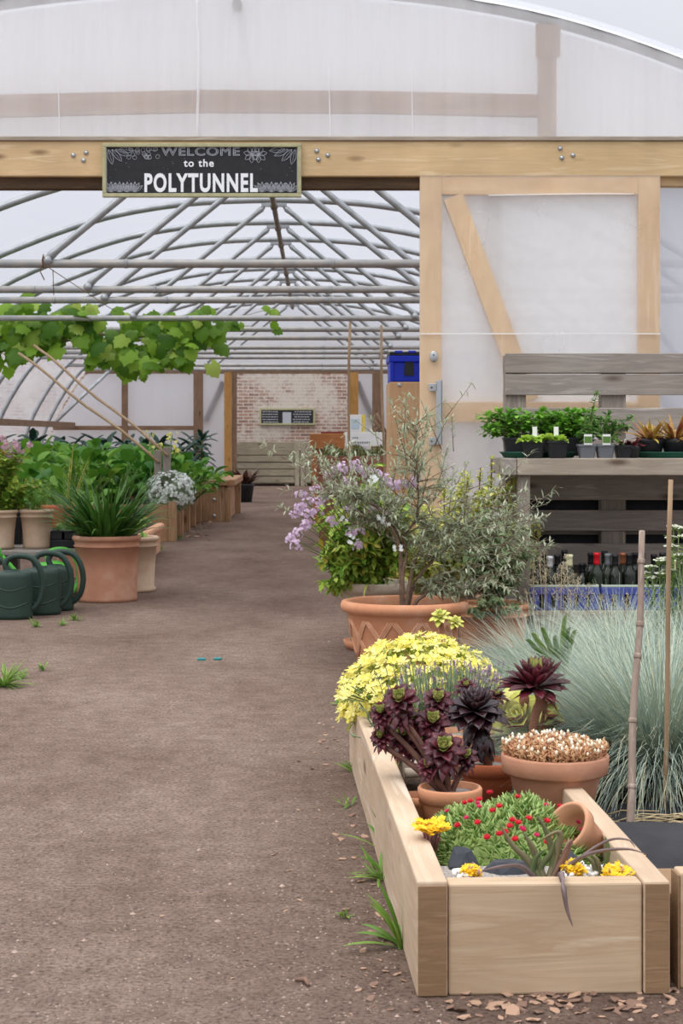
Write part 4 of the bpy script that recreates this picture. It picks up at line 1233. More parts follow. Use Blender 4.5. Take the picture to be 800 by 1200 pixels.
for xx in (x0 + .03, x0 + .11, x0 + .3):
    q = MB(); q.box((xx, 10.096, zb + .17), (xx + .045, 10.13, zb + .184), .003); q.build('clip', M['blue'], ld)
A = P(474, 417.5, 10.11); B = P(485, 440, 10.1)
q = MB(); q.add([V((A.x + .006, 10.109, A.z)), V((B.x - .006, 10.109, A.z)), V((B.x, 10.109, B.z)), V((A.x - .004, 10.109, B.z)), V((A.x + .006, 10.128, A.z)), V((B.x - .006, 10.128, A.z)), V((B.x, 10.128, B.z)), V((A.x - .004, 10.128, B.z))], [(0, 1, 2, 3)[::-1], (4, 5, 6, 7), (0, 4, 5, 1), (1, 5, 6, 2), (2, 6, 7, 3), (3, 7, 4, 0)], 0, False)
q.build('label_panel', M['black'], bc)
for px, pxb, Y, top_, lab in ((410.5, 406.5, 13.0, 378, 'left of two tall thin canes standing behind the mauve flowers'), (447, 452, 13.2, 381, 'right of two tall thin canes standing behind the mauve flowers')):
    q = MB(); a = gp(pxb, Y); b_ = P(px, top_, Y); q.tube([a.lerp(b_, i / 6) + V((.008 * math.sin(i), 0, 0)) for i in range(7)], .0105, 7)
    T(q.build('bamboo_cane', M['cane'], origin=a), lab, 'cane')
# brown planter with thyme
pl = thing('thyme_planter', gp(415, 15), 'stained brown timber planter of low thyme behind the mauve flowers', 'planter')
xa, xb = gp(371, 15).x, gp(460, 15).x; zt = P(0, 534, 15).z
for i in range(3):
    q = MB(); h = (zt - .28) / 3; z0 = .28 + i * h; q.box((xa, 15, z0), (xb, 15.03, z0 + h - .004), .004); q.build('board', M['redX'], pl)
q = MB(); q.box((xa, 15.031, .28), (xa + .03, 15.6, zt), .004); q.box((xb - .03, 15.031, .28), (xb, 15.6, zt), .004); q.box((xa, 15.57, .28), (xb, 15.6, zt), .004); q.build('side_boards', M['redX'], pl)
for x in (xa + .02, xb - .09):
    for y in (15.04, 15.5):
        q = MB(); q.box((x, y, 0), (x + .07, y + .07, .4), .004); q.build('leg', M['redX'], pl)
q = MB(); q.box((xa + .03, 15.03, zt - .1), (xb - .03, 15.57, zt - .05), .003); q.build('soil', M['soil'], pl)
q = MB(); rr = random.Random(71)
for i in range(1500):
    x = rr.uniform(xa + .06, xb - .02); y = rr.uniform(15.05, 15.55); hh = .13 * (0.6 + .4 * math.sin(x * 13) ** 2) * rr.random()
    q.leaf(V((x, y, zt - .06 + hh)), V((rr.uniform(-1, 1), rr.uniform(-1, 1), 1.2)), V((0, 0, 1)), .05, .012, .3)
q.build('foliage', M['thyme'], pl)
ob = thing('cedar_box', gp(385, 18.5), 'orange timber cabinet box with dark red tray against far right of path', 'cabinet')
xa, xb = gp(363, 18.5).x, gp(405, 18.5).x; z1 = P(0, 508, 18.5).z; z0 = P(0, 526, 18.5).z
q = MB(); q.box((xa, 18.5, z0), (xb, 18.9, z1), .006); q.build('upper_panel', M['orangeX'], ob)
q = MB(); q.box((xa + .02, 18.56, 0), (xb - .02, 18.9, z0 - .001), .006); q.build('lower_panel', M['orangeX'], ob)
q = MB(); q.box((gp(376, 18.5).x, 18.52, z1), (xb - .02, 18.85, z1 + .02), .004); q.build('tray', plain('dark_red', (120, 52, 48), .6), ob)
# white signs
wb = thing('white_sign', P(427, 520, 16.6), 'long white lettered board propped behind the thyme planter', 'sign')
A = P(404, 506.5, 16.6); B = P(451, 523, 16.6)
q = MB(); q.box((A.x, 16.6, B.z), (B.x, 16.63, A.z), .003); q.build('board', M['white'], wb)
q = MB(); rr = random.Random(3)
for row in (512, 517.5):
    x = 413 if row < 515 else 411
    for i in range(7 if row < 515 else 9):
        w_ = rr.uniform(.9, 1.8); a = P(x, row, 16.597); b_ = P(x + w_, row + 2.2, 16.597)
        if row > 515 or x < 420 or x > 430: q.box((a.x, a.y, b_.z), (b_.x, a.y + .003, a.z), 0)
        x += w_ + 1.2
q.build('lettering', M['greypl'], wb)
q = MB(); q.box((A.x + .02, 16.635, 0), (A.x + .06, 16.66, B.z + .03), .002); q.box((B.x - .06, 16.635, 0), (B.x - .02, 16.66, B.z + .03), .002); q.build('stand', M['oldZ'], wb)
zs = A.z
wf = thing('framed_notice', P(418, 506, 16.62), 'white framed pale blue notice standing on the white board', 'notice')
A = P(408, 486, 16.6); B = P(423.5, 506.4, 16.6)
q = MB(); q.box((A.x, 16.6, zs), (B.x, 16.62, A.z), .003); q.build('frame', M['white'], wf)
q = MB(); A2 = P(411, 491, 16.598); B2 = P(421, 503, 16.598); q.box((A2.x, 16.598, B2.z), (B2.x, 16.601, A2.z), 0); q.build('print', M['bluecard'], wf)
q = MB(); A = P(423.8, 486, 16.6); B = P(428, 506.4, 16.6)
q.box((A.x, 16.61, zs), (B.x, 16.63, A.z), .002); T(q.build('yellow_folder', M['yellowcard'], origin=(A.x, 16.61, zs)), 'narrow yellow card standing right beside the framed notice', 'card')
tb = thing('tool_handles', P(444, 505, 19), 'bundle of slanting rough sticks behind the white board', 'sticks')
q = MB()
for a, b_ in (((440, 484), (450, 505)), ((438, 492), (452, 512)), ((446, 498), (438, 508))): q.tube([P(a[0], a[1], 17.5), P(b_[0], b_[1], 17.5)], .022, 7)
A = P(436, 503, 17.5); B = P(456, 530, 17.5); q.box((A.x, 17.5, 0), (B.x, 17.9, A.z), .005)
q.build('sticks', M['oldZ'], tb)

# ================================================================== pallet bench
YP = 8.62
be = thing('pallet_bench', (1.5, 8.3, 0), 'weathered grey potting bench made of pallets in front of the sliding door', 'bench')
xl = P(592, 0, YP).x; xr = 2.62
def pz(py, Y=YP): return P(0, py, Y).z
for (a, b_) in ((414, 437), (438.5, 463), (478, 503), (516, 536)):
    q = MB(); q.box((xl, YP, pz(b_)), (xr, YP + .02, pz(a)), .003); q.build('back_board', M['greyX'], be)
for (a, b_) in ((556, 586), (598, 622), (637, 662), (690, 713)):
    q = MB(); q.box((xl, YP, pz(b_)), (xr, YP + .02, pz(a)), .003); q.build('lower_back_board', M['greyX'], be)
for px0, px1 in ((592, 617), (705, 734), (822, 846), (925, 946)):
    q = MB(); q.box((P(px0, 0, YP).x, YP + .021, .02), (P(px1, 0, YP).x, YP + .11, pz(416)), .004); q.build('upright', M['greyZ'], be)
for (a, b_) in ((415, 437), (479, 500), (556, 582), (606, 628), (660, 690)):
    q = MB(); q.box((xl, YP + .111, pz(b_)), (xr, YP + .13, pz(a)), .003); q.build('rear_board', M['greyX'], be)
q = MB(); q.box((xl, YP + .14, .02), (xr, YP + .145, pz(560)), .0); q.build('dark_backing', M['fabric'], be)
YB1 = 8.0
zt = P(0, 537, YB1).z; zb = P(0, 557, YB1).z
q = MB(); q.box((P(606, 0, YB1).x, YB1, zb), (xr, YB1 + .03, zt), .004); q.build('front_rail', M['paleX'], be)
q = MB(); q.box((P(590, 0, YB1).x, YB1 + .004, zb), (P(605.5, 0, YB1).x, YP - .002, zt - .001), .004); q.build('end_rail', M['greyY'], be)
for i in range(4):
    q = MB(); y = YB1 + .035 + i * .146; q.box((P(606, 0, YB1).x, y, zt - .024), (xr, y + .138, zt - .002), .003); q.build('top_slat', M['greyX'], be)
ZB = zt + .0005
q = MB(); q.box((P(608, 0, YB1).x, YB1 + .032, 0), (P(622, 0, YB1).x, YB1 + .09, zb), .004); q.build('leg', M['greyZ'], be)
q = MB(); q.box((2.54, YB1 + .032, 0), (2.6, YB1 + .09, zb), .004); q.build('leg', M['greyZ'], be)
YC = 7.98
zc = P(0, 716, YC).z
for i in range(4):
    q = MB(); y = YC + i * .15; q.box((P(612, 0, YC).x, y, zc - .022), (xr, y + .14, zc), .003); q.build('shelf_slat', M['paleX'], be)
q = MB(); q.box((P(624, 0, YC).x, YC - .004, .0), (xr, YC + .02, zc - .023), .003); q.build('shelf_front', M['greyX'], be)

# crates of bottles
def crate(x0, x1, Y, z0, label):
    t = thing('bottle_crate', ((x0 + x1) / 2, Y + .15, z0), label, 'crate', 'blue bottle crates')
    zt_ = z0 + .108; q = MB(); D = .3
    q.box((x0 + .01, Y + .01, z0), (x1 - .01, Y + D - .01, z0 + .008), .002)
    n_ = 6
    for i in range(n_):
        w_ = (x1 - x0) / n_; a = x0 + i * w_ + w_ * .18; b_ = x0 + (i + 1) * w_ - w_ * .18
        q.box((a, Y + .004, z0 + .004), (b_, Y + .012, zt_ - .02), .002); q.box((a, Y + D - .012, z0 + .004), (b_, Y + D - .004, zt_ - .02), .002)
    for i in range(5):
        w_ = D / 5; a = Y + i * w_ + .012; b_ = Y + (i + 1) * w_ - .012
        for xx in (x0 + .003, x1 - .011): q.box((xx, a, z0 + .004), (xx + .008, b_, zt_ - .02), .002)
    q.box((x0, Y, zt_ - .034), (x1, Y + .014, zt_), .004); q.box((x0, Y + D - .014, zt_ - .034), (x1, Y + D, zt_), .004)
    q.box((x0, Y + .0145, zt_ - .034), (x0 + .014, Y + D - .0145, zt_), .004); q.box((x1 - .014, Y + .0145, zt_ - .034), (x1, Y + D - .0145, zt_), .004)
    q.build('crate', M['crate'], t)
    q = MB(); q.box((x0 + .004, Y + .002, zt_ + .001), (x1 - .004, Y + .0125, zt_ + .012), .002); q.box((x0 + .004, Y + .012, zt_ + .001), (x0 + .014, Y + D - .012, zt_ + .012), .001); q.box((x1 - .014, Y + .012, zt_ + .001), (x1 - .004, Y + D - .012, zt_ + .012), .001)
    q.box((x0 + .004, Y + D - .012, zt_ + .001), (x1 - .004, Y + D - .002, zt_ + .012), .002)
    q.build('inner_rim', M['palegreen'], t)
cx0, cxm, cx1 = P(621, 0, YC).x, P(704, 0, YC).x, P(797, 0, YC).x
crate(cx0, cxm - .003, YC + .012, zc + .0005, 'blue plastic crate of bottles under the bench nearest the bench leg')
crate(cxm + .003, cx1, YC + .012, zc + .0005, 'blue plastic crate of bottles under the bench beside white yarrow')
def bottle(px, Y, foil, label, grp=None, top=648, gl='glass'):
    h = .30; z0 = zc + .0095
    p = gp(px, Y, z0)
    h = P(0, top, Y).z - z0
    t = thing('wine_bottle', p, label, 'bottle', grp)
    q = MB(); q.lathe([(.030, 0), (.036, .004), (.037, .02), (.037, h * .58), (.033, h * .65), (.02, h * .73), (.0145, h * .8), (.0138, h - .012), (.0155, h - .011), (.0155, h - .003), (.013, h)], p, 20)
    q.build('glass_body', M[gl], t)
    q = MB(); q.lathe([(.0158, h * .78), (.0152, h * .83), (.0146, h - .014), (.0165, h - .012), (.0165, h + .001), (.004, h + .002)], p, 16); q.build('neck_foil', M[foil], t)
bl = [(644, 8.06, 'silver', 'green wine bottle with silver white foil, leftmost pale neck in the crates', 652, None),
      (667, 8.06, 'cream', 'green wine bottle with cream foil neck in the crate by bench leg', 650, None),
      (699, 8.06, 'red', 'green wine bottle with bright red foil neck', 648, None),
      (712, 8.07, 'greyfoil', 'green wine bottle with grey banded neck right of the red foil one', 649, None),
      (729.5, 8.12, 'copper', 'green wine bottle with copper brown foil neck', 648, None),
      (788, 8.06, 'cream', 'green wine bottle with cream foil neck beside the white yarrow', 656, None)]
for px, Y, f_, lab, tp, g_ in bl: bottle(px, Y, f_, lab, g_, tp)
for px, Y, tp in ((637, 8.18, 648), (653, 8.1, 650), (661, 8.2, 645), (692, 8.2, 648), (708, 8.22, 646), (720.5, 8.05, 650), (737, 8.06, 649), (744, 8.2, 648), (752, 8.07, 648), (776, 8.12, 648), (766, 8.2, 650), (629, 8.06, 655), (682, 8.12, 660)):
    bottle(px, Y, 'darkfoil', 'dark wine bottle with black neck foil standing in the blue crates', 'black necked bottles in the crates', tp, 'glassd')

# plants on the bench
def herb_leaves(mb, rnd, c, rx, rz, n, L, W, shape=OVATE, zb=0):
    for i in range(n):
        d = rdir(rnd, -.15); k_ = rnd.uniform(.45, 1)
        p = V(c) + V((d.x * rx * k_, d.y * rx * .8 * k_, zb + abs(d.z) * rz * k_))
        mb.leaf(p, V((d.x, d.y, .5 * d.z + rnd.uniform(-.3, .4))) + rdir(rnd) * .5, V((0, 0, 1)), L * rnd.uniform(.7, 1.2), W * rnd.uniform(.7, 1.2), rnd.uniform(.2, .9), shape, .15)
def bench_pot(name, px, Y, wt, h, label, mat='black', lz=0, grp=None, z0=None):
    t = thing(name, gp(px, Y, (ZB if z0 is None else z0) + lz), label, 'potted plant', grp)
    q = MB(); sq_pot(q, t.location, wt, wt * .78, h); q.build('pot', M[mat], t)
    q = MB(); q.box(t.location + V((-wt * .45, -wt * .45, h - .025)), t.location + V((wt * .45, wt * .45, h - .012)), .002); q.build('soil', M['soil'], t)
    return t
# round green trays under pots
def tray(pxa, pxb, Y, label, mats='greenpl'):
    a, b_ = gp(pxa, Y).x, gp(pxb, Y).x; c = V(((a + b_) / 2, Y + .12, ZB)); R = (b_ - a) / 2
    q = MB(); q.lathe([(R * .88, 0), (R * .9, .004), (R * .97, .022), (R, .024), (R, .028), (R * .96, .028), (R * .88, .007)], c, 40, sy=.6 if R > .2 else .8)
    T(q.build('plant_tray', M[mats], origin=c), label, 'tray')
tray(588, 681, 8.1, 'round dark green plastic tray under the parsley pots')
tray(743, 850, 8.08, 'wide dark green plastic tray under the croton coloured plants')
par = [(602, 8.2, 'parsley plant in black pot at the left end of bench'), (640, 8.22, 'parsley plant in black pot behind the two lettuces'), (670, 8.2, 'parsley plant in black pot right of the lettuces')]
for i, (px, Y, lab) in enumerate(par):
    t = bench_pot('potted_parsley', px, Y, .1, .088, lab, lz=.009)
    rr = random.Random(80 + i); s_ = MB(); q = MB(); c = t.location + V((0, 0, .08))
    for j in range(90):
        a = rr.uniform(0, 6.28); rr_ = rr.uniform(.02, .14)
        tip = c + V((rr_ * math.cos(a) - (.04 if i == 0 else 0), rr_ * .6 * math.sin(a), rr.uniform(.01, .125)))
        s_.tube([c, c.lerp(tip, .5) + V((0, 0, .02)), tip], .0018, 4)
        for m_ in range(7):
            dd = rdir(rr, -.2)
            q.leaf(tip + dd * .012, dd, V((0, 0, 1)), .027, .022, .5, (.2, 1, .75, 1, .1), .1)
    q.build('foliage', M['parsley'], t); s_.build('stems', M['stemg'], t)
for i, (px, lab, tg) in enumerate(((624.5, 'small lettuce in black pot with white tag, left of the pair on bench', 626.5), (651.5, 'small lettuce in black pot with white tag, right of the pair on bench', 651.5))):
    t = bench_pot('potted_lettuce', px, 8.04, .1, .082, lab)
    rr = random.Random(85 + i); q = MB()
    for j in range(60):
        a = rr.uniform(0, 6.28); e = rr.uniform(.15, 1.2)
        q.leaf(t.location + V((rr.uniform(-.035, .035), rr.uniform(-.035, .035), .078)), V((math.cos(a) * math.cos(e), math.sin(a) * math.cos(e), math.sin(e))), V((0, 0, 1)), rr.uniform(.035, .06), .035, .7, ROUND, .25)
    q.build('foliage', M['lettuce'], t)
    q = MB(); A = P(tg - 2.8, 500, 8.03); q.box((A.x, 8.03, t.location.z + .07), (A.x + .022, 8.032, A.z), 0); q.build('plant_tag', M['white'], t)
gl_ = [(687, 'lighter grey pot with picture label and pale sprigs, left of two grey pots', 81), (708.5, 'grey pot with picture label and mint green sprigs, right of two grey pots', 82)]
for i, (px, lab, sd) in enumerate(gl_):
    t = bench_pot('potted_herb', px, 8.05, .082, .066, lab, 'greypl')
    rr = random.Random(sd)
    cen = P((692, 716)[i], (497, 496)[i], 8.09)
    ls, st_, tips = branch_bush(rr, t.location + V((0, 0, .05)), cen, (.07, .06, .08), 13, 12, .038, .022, OVATE, .002, .3)
    A = t.location + V((0, 0, .05))
    for tip in ([P(700, 458, 8.08), P(693, 480, 8.07)] if i == 0 else [P(742, 488, 8.05), P(726, 520, 8.0), P(737, 500, 8.03)]):
        pts = [A, A.lerp(tip, .6) + V((0, 0, .03)), tip]
        st_.tube(pts, .002, 4)
        for j in range(16):
            p = pts[1].lerp(tip, j / 15); ls.leaf(p, V((rr.uniform(-1, 1), rr.uniform(-.5, .5), rr.uniform(-.3, .6))), V((0, 0, 1)), .034, .016, .4, OVATE)
    ls.build('foliage', M['minty'], t); st_.build('stems', M['stemg'], t)
    q = MB(); c = t.location + V((0, -.046, .062)); q.box(c + V((-.019, -.001, 0)), c + V((.019, .001, .05)), 0); lb = q.build('picture_label', M['white'], t)
    q = MB(); q.box(c + V((-.0175, -.002, .009)), c + V((.0175, -.0011, .04)), 0); q.build('picture', M['minty'], lb)
t = bench_pot('potted_beet', 729.5, 8.05, .075, .062, 'small black pot of dark red seedlings with white tag on bench')
q = MB(); rr = random.Random(90)
for j in range(18): q.leaf(t.location + V((rr.uniform(-.02, .02), rr.uniform(-.02, .02), .055)), V((rr.uniform(-1, 1), rr.uniform(-1, 1), 1)), V((0, 0, 1)), rr.uniform(.03, .055), .02, .7, OVATE)
q.build('foliage', M['beet'], t)
q = MB(); c = t.location + V((-.006, -.03, .05)); q.beam(c, c + V((.012, -.004, .04)), .02, .002, 0); q.build('plant_tag', M['white'], t)
for i, (px, lab, L) in enumerate(((762, 'black pot of yellow and red strappy leaves, left one on the right green tray', .14), (791, 'black pot of reddish strappy leaves, right one on the right green tray', .15), (745, 'small black pot of dark red leaves beside the right green tray', .05), (818, 'black pot of yellow red leaves at the far right end of green tray', .14))):
    t = thing('potted_croton', gp(px, 8.16, ZB + .009), lab, 'potted plant')
    if i == 2: t.location = gp(742, 8.0, ZB) + V((0, .06, 0)); WL[t] = t.location.copy()
    R = .068 if i != 2 else .045; h = .082 if i != 2 else .06
    q = MB(); q.lathe(pot_prof(R, R * .72, h, .018, .004, .004, .012), t.location, 26); q.build('pot', M['black'], t)
    q = MB(); q.lathe([(R * .85, h - .016), (R * .85, h - .01), (.003, h - .009)], t.location, 18); q.build('soil', M['soil'], t)
    q = MB(); rr = random.Random(91 + i)
    for j in range(40):
        a = rr.uniform(0, 6.28); e = rr.uniform(.35, 1.45); q.blade(t.location + V((.02 * math.cos(a), .02 * math.sin(a), h - .01)), a, e, e - rr.uniform(.3, .9), L * rr.uniform(.6, 1.1), .018, 4, mi=0, prof=(.4, .9, 1, .6, .05))
    q.build('foliage', M['beet' if i == 2 else 'yr'], t)
    if i != 2:
        q = MB()
        for j in range(26): q.leaf(t.location + V((rr.uniform(-.05, .05), rr.uniform(-.05, .05), h - .01)), V((rr.uniform(-1, 1), rr.uniform(-1, 1), .8)), V((0, 0, 1)), .035, .014, .5)
        q.build('red_leaves', M['beet'], t)

# ================================================================== pots in front of the door
# oval basket pot with olive shrub
op = thing('potted_olive', gp(474, 7.2), 'wide terracotta basket pattern pot holding a sparse grey green shrub', 'potted plant')
H = .285
rb_, rt = .195, .245
q = MB()
q.lathe([(.17, 0), (rb_, .002), (rb_ + .003, .02), (rt - .005, H - .06), (rt + .002, H - .05), (.266, H - .042), (.272, H - .022), (.266, H - .004), (.25, H), (.236, H - .008), (.23, H - .04), (.215, H - .1)], op.location, 56, sy=.9)
pt_ = q.build('pot', M['terra'], op)
q = MB()
nb = 12
def wallp(a, z):
    t_ = (z - .02) / (H - .08); r_ = rb_ + .003 + (rt - .005 - rb_ - .003) * t_ + .001
    return op.location + V((r_ * math.cos(a), r_ * .9 * math.sin(a), z))
for i in range(nb):
    a = 2 * PI * i / nb
    for off in (-.04, 0, .04):
        for s_ in (1, -1):
            q.tube([wallp(a + off + s_ * (2 * PI / nb) * .9 * (k_ / 6 - .5), .05 + (H - .125) * k_ / 6) for k_ in range(7)], .005, 5)
q.build('basket_relief', M['terraw'], pt_)
q = MB(); q.lathe([(.214, H - .095), (.214, H - .085), (.01, H - .08)], op.location, 30, sy=.9); q.build('soil', M['soil'], op)
rr = random.Random(101)
base = op.location + V((-.01, -.02, H - .09))
st = MB(); ls = MB()
YO = 7.2
trunk = [[(470, 702), (468, 660), (470, 610), (488, 580), (487, 530), (486, 475)],
         [(472, 702), (478, 660), (485, 630), (500, 612), (518, 602), (545, 595)],
         [(474, 702), (482, 665), (498, 640), (520, 620), (555, 610)],
         [(470, 702), (469, 640), (462, 605), (440, 570), (415, 560), (385, 555)],
         [(471, 702), (470, 650), (474, 620), (455, 590), (430, 590)],
         [(476, 702), (486, 680), (500, 672), (530, 668), (560, 672)]]
def spl(pts, n=5):
    o = []
    for i in range(len(pts) - 1):
        p0, p1, p2, p3 = pts[max(i - 1, 0)], pts[i], pts[i + 1], pts[min(i + 2, len(pts) - 1)]
        for k_ in range(n):
            u = k_ / n; o.append(.5 * (2 * p1 + (p2 - p0) * u + (2 * p0 - 5 * p1 + 4 * p2 - p3) * u * u + (3 * p1 - p0 - 3 * p2 + p3) * u ** 3))
    o.append(pts[-1]); return o
for i, tr_ in enumerate(trunk):
    pts = [base + (P(a, b_, YO) - P(470, 704, YO)) + V((0, rr.uniform(-.1, .1) * (j / 5), 0)) for j, (a, b_) in enumerate(tr_)]
    pts = spl(pts); n_ = len(pts)
    st.tube(pts, [max(.0028, .011 * (1 - .85 * j / (n_ - 1))) for j in range(n_)], 6)
    for m_ in range(50):
        j = rr.randint(int(n_ * .52), n_ - 1); p = pts[j]
        ang = rr.uniform(0, 6.28); L_ = rr.uniform(.06, .17)
        d = V((math.cos(ang), math.sin(ang) * .9, rr.uniform(-.1, .9))).normalized()
        e = p + d * L_; st.tube([p, p.lerp(e, .5) + V((0, 0, .01)), e], [.002, .0015, .0008], 4)
        for b_ in range(13):
            t_ = rr.uniform(.2, 1); o = rdir(rr)
            ls.leaf(p.lerp(e, t_), d * .8 + o * .8, V((0, 0, 1)) + rdir(rr) * .4, rr.uniform(.026, .044), .0075, rr.uniform(.1, .6), LANCE, .1)
# long outer sprays
for i in range(200):
    c = [P(487, 520, 7.2), P(440, 600, 7.15), P(385, 565, 7.2), P(545, 610, 7.1), P(590, 630, 7.3), P(560, 670, 7.1), P(420, 570, 7.2), P(455, 570, 7.3), P(580, 600, 7.3), P(500, 585, 7.3)][i % 10]
    p = c + V((rr.gauss(0, .07), rr.gauss(0, .08), rr.gauss(0, .07)))
    d = V((p.x - base.x, p.y - base.y, (p.z - base.z) * .6)).normalized() + rdir(rr) * .7
    d.normalize(); e = p + d * rr.uniform(.08, .2)
    st.tube([p - d * .05, p, e], [.002, .0016, .0008], 4)
    for b_ in range(16):
        ls.leaf(p.lerp(e, rr.random()), d * .7 + rdir(rr) * .8, V((0, 0, 1)), rr.uniform(.026, .042), .0072, rr.uniform(.1, .6), LANCE, .1)
ls.build('foliage', M['olive'], op); st.build('stems', M['bark'], op)

# mauve flowered plant in lime washed pot
mp = thing('potted_mauve_geranium', gp(437, 7.85), 'whitened clay pot of bushy green plant covered in mauve flowers', 'potted plant')
q = MB(); q.lathe([(.1, .03), (.105, .035), (.15, .25), (.158, .26), (.17, .265), (.172, .3), (.165, .308), (.15, .306), (.146, .28)], mp.location, 40); q.build('pot', M['terralime'], mp)
q = MB(); q.lathe([(.105, 0), (.125, .003), (.138, .04), (.13, .042), (.115, .02), (.02, .02)], mp.location, 36); q.build('saucer', M['terra'], mp)
q = MB(); q.lathe([(.147, .27), (.147, .28), (.01, .285)], mp.location, 24); q.build('soil', M['soil'], mp)
rr = random.Random(110)
ls, st, tips = branch_bush(rr, mp.location + V((0, 0, .26)), P(428, 608, 7.75), (.26, .2, .27), 170, 30, .055, .024, (.25, .9, .6, 1, .5, .05), .003, .3, droop=.6)
ls2, st2, tips2 = branch_bush(rr, mp.location + V((0, 0, .28)), P(390, 662, 7.75), (.085, .12, .13), 34, 24, .05, .022, (.25, .9, .6, 1, .5, .05), .003, .3, lm=ls, sm=st, droop=.9)
ls.build('foliage', M['geran'], mp); st.build('stems', M['stemg'], mp)
f = MB()
heads = [(352, 580), (360, 590), (345, 603), (340, 632), (347, 640), (362, 612), (372, 600), (368, 575), (356, 617), (378, 585), (385, 560), (398, 550), (402, 548), (416, 545), (392, 553), (418, 552), (428, 552), (440, 556), (450, 562), (455, 567), (470, 567), (476, 569), (484, 566), (487, 560), (405, 565), (412, 570), (380, 577), (388, 612), (410, 597), (420, 622), (412, 626), (421, 640), (445, 558), (372, 590), (352, 595), (350, 625), (360, 603), (430, 560), (462, 570), (395, 575), (438, 596), (452, 600), (466, 585)]
fs2 = MB()
for px, py in heads:
    c = P(px, py, 7.42 + rr.uniform(-.12, .1) - (.06 if py > 590 else 0))
    fs2.tube([c + (mp.location + V((0, 0, .32)) - c) * .4, c + (mp.location + V((0, 0, .3)) - c) * .15 + V((0, 0, .01)), c], .002, 4)
    for k_ in range(20):
        dd = rdir(rr, -.4); f.flower(c + dd * rr.uniform(.012, .03), dd + V((0, -.5, .2)), .0098, 5, .85, cup=.15)
f.build('flowers', M['mauve'], mp); fs2.build('flower_stalks', M['stemg'], mp)
f = MB()
for px, py in ((437, 561), (437, 563), (404, 610), (410, 632), (446, 608), (452, 612), (466, 642)):
    c = P(px, py, 7.1)
    for k_ in range(5): f.flower(c + rdir(rr) * .016, V((rr.uniform(-.5, .5), -1, .4)), .01, 5, .8)
f.build('white_flowers', M['whitefl'], mp)
q = MB()
for px, d_ in ((400, -1), (408, -.6), (414, -.2), (405, -.9)):
    q.blade(mp.location + V((-.02 + .01 * d_, -.12, .3)), PI if d_ < -.5 else 4.5, .5, -.9, .16, .016, 5)
q.build('strap_leaves', M['varieg'], mp)

# pot at right with dark green bush
mb_ = thing('potted_myrtle', gp(577, 7.95), 'plain terracotta pot of dense dark green bush beside the bench leg', 'potted plant')
round_pot(mb_, rolled_prof(.178, .15, .2, .028, .006, .03), mb_.location, M['terra'], .14, .175)
rr = random.Random(120)
ls, st, tips = branch_bush(rr, mb_.location + V((0, 0, .18)), P(575, 632, 7.9), (.23, .2, .27), 130, 30, .036, .013, LANCE, .003, .3, droop=.3, shell=.35)
l2, s2, t2_ = branch_bush(rr, mb_.location + V((0, -.05, .18)), P(575, 712, 7.72), (.17, .05, .05), 22, 22, .034, .012, LANCE, .002, .4, lm=ls, sm=st, droop=.8)
ls.build('foliage', M['olived'], mb_); st.build('stems', M['stemb'], mb_)
# golden variegated shrub behind, in its own hidden pot
vg = thing('potted_variegated_shrub', gp(520, 8.45), 'clay pot of yellow green variegated shrub growing up in front of door', 'potted plant')
round_pot(vg, rolled_prof(.17, .14, .22, .026, .006, .03), vg.location, M['terrap'], .135, .19)
rr = random.Random(130)
ls, st, tips = branch_bush(rr, vg.location + V((0, 0, .19)), P(478, 640, 8.2), (.24, .14, .22), 90, 34, .032, .021, ROUND, .003, .3)
branch_bush(rr, vg.location + V((0, 0, .19)), P(562, 605, 8.2), (.28, .12, .27), 110, 32, .032, .02, ROUND, .003, .3, lm=ls, sm=st)
for a, b_ in ((563, 548), (576, 538), (588, 545), (548, 560), (520, 565), (625, 605), (632, 618), (600, 560)):
    tip = P(a, b_, 8.15); p0 = tip + V((rr.uniform(-.03, .03), .1, -.3)); st.tube([p0, p0.lerp(tip, .5), tip], .003, 4)
    for j in range(34): ls.leaf(p0.lerp(tip, rr.uniform(.2, 1.02)), rdir(rr, -.2), V((0, 0, 1)), .028, .017, .3, ROUND)
ls.build('foliage', M['varieg'], vg); st.build('stems', M['stemb'], vg)
# ================================================================== near raised bed
AB = math.atan2(.075, 2.12)
BO = V((.176, 2.975, 0))
def BL(x, y, z=0):
    return BO + V((x * math.cos(AB) - y * math.sin(AB), x * math.sin(AB) + y * math.cos(AB), z))
bd = thing('raised_bed', BO, 'long pale timber sleeper bed of succulents beside the path', 'raised bed')
bd.rotation_euler = (0, 0, AB)
HBD = .202; W_ = .445; L_ = 2.13; TH = .054
q = MB(); q.box((0, 0, 0), (TH, L_, HBD), .004); q.build('side_board', M['bedY'], bd, local=True)
q = MB(); q.box((W_ - TH + .008, 0, 0), (W_, L_, HBD - .004), .004); q.build('side_board', M['bedY'], bd, local=True)
for x0, x1 in ((0, TH), (W_ - TH + .008, W_)):
    q = MB(); q.box((x0 + .002, -.0015, .002), (x1 - .002, .004, HBD - .008), .001); q.build('end_grain', M['endgrain'], bd, local=True)
q = MB(); q.box((TH + .002, .006, 0), (W_ - TH + .006, .056, HBD - .007), .004); q.build('front_board', M['bedX'], bd, local=True)
q = MB(); q.box((TH + .002, L_ - .056, 0), (W_ - TH + .006, L_ - .006, HBD - .007), .004); q.build('back_board', M['bedX'], bd, local=True)
q = MB(); nx, ny = 12, 50; rr = random.Random(200)
vs = [V((TH + .003 + (W_ - 2 * TH) * i / nx, .058 + (L_ - .12) * j / ny, .1 + rr.uniform(-.006, .006))) for j in range(ny + 1) for i in range(nx + 1)]
q.add(vs, [(j * (nx + 1) + i, j * (nx + 1) + i + 1, (j + 1) * (nx + 1) + i + 1, (j + 1) * (nx + 1) + i) for j in range(ny) for i in range(nx)])
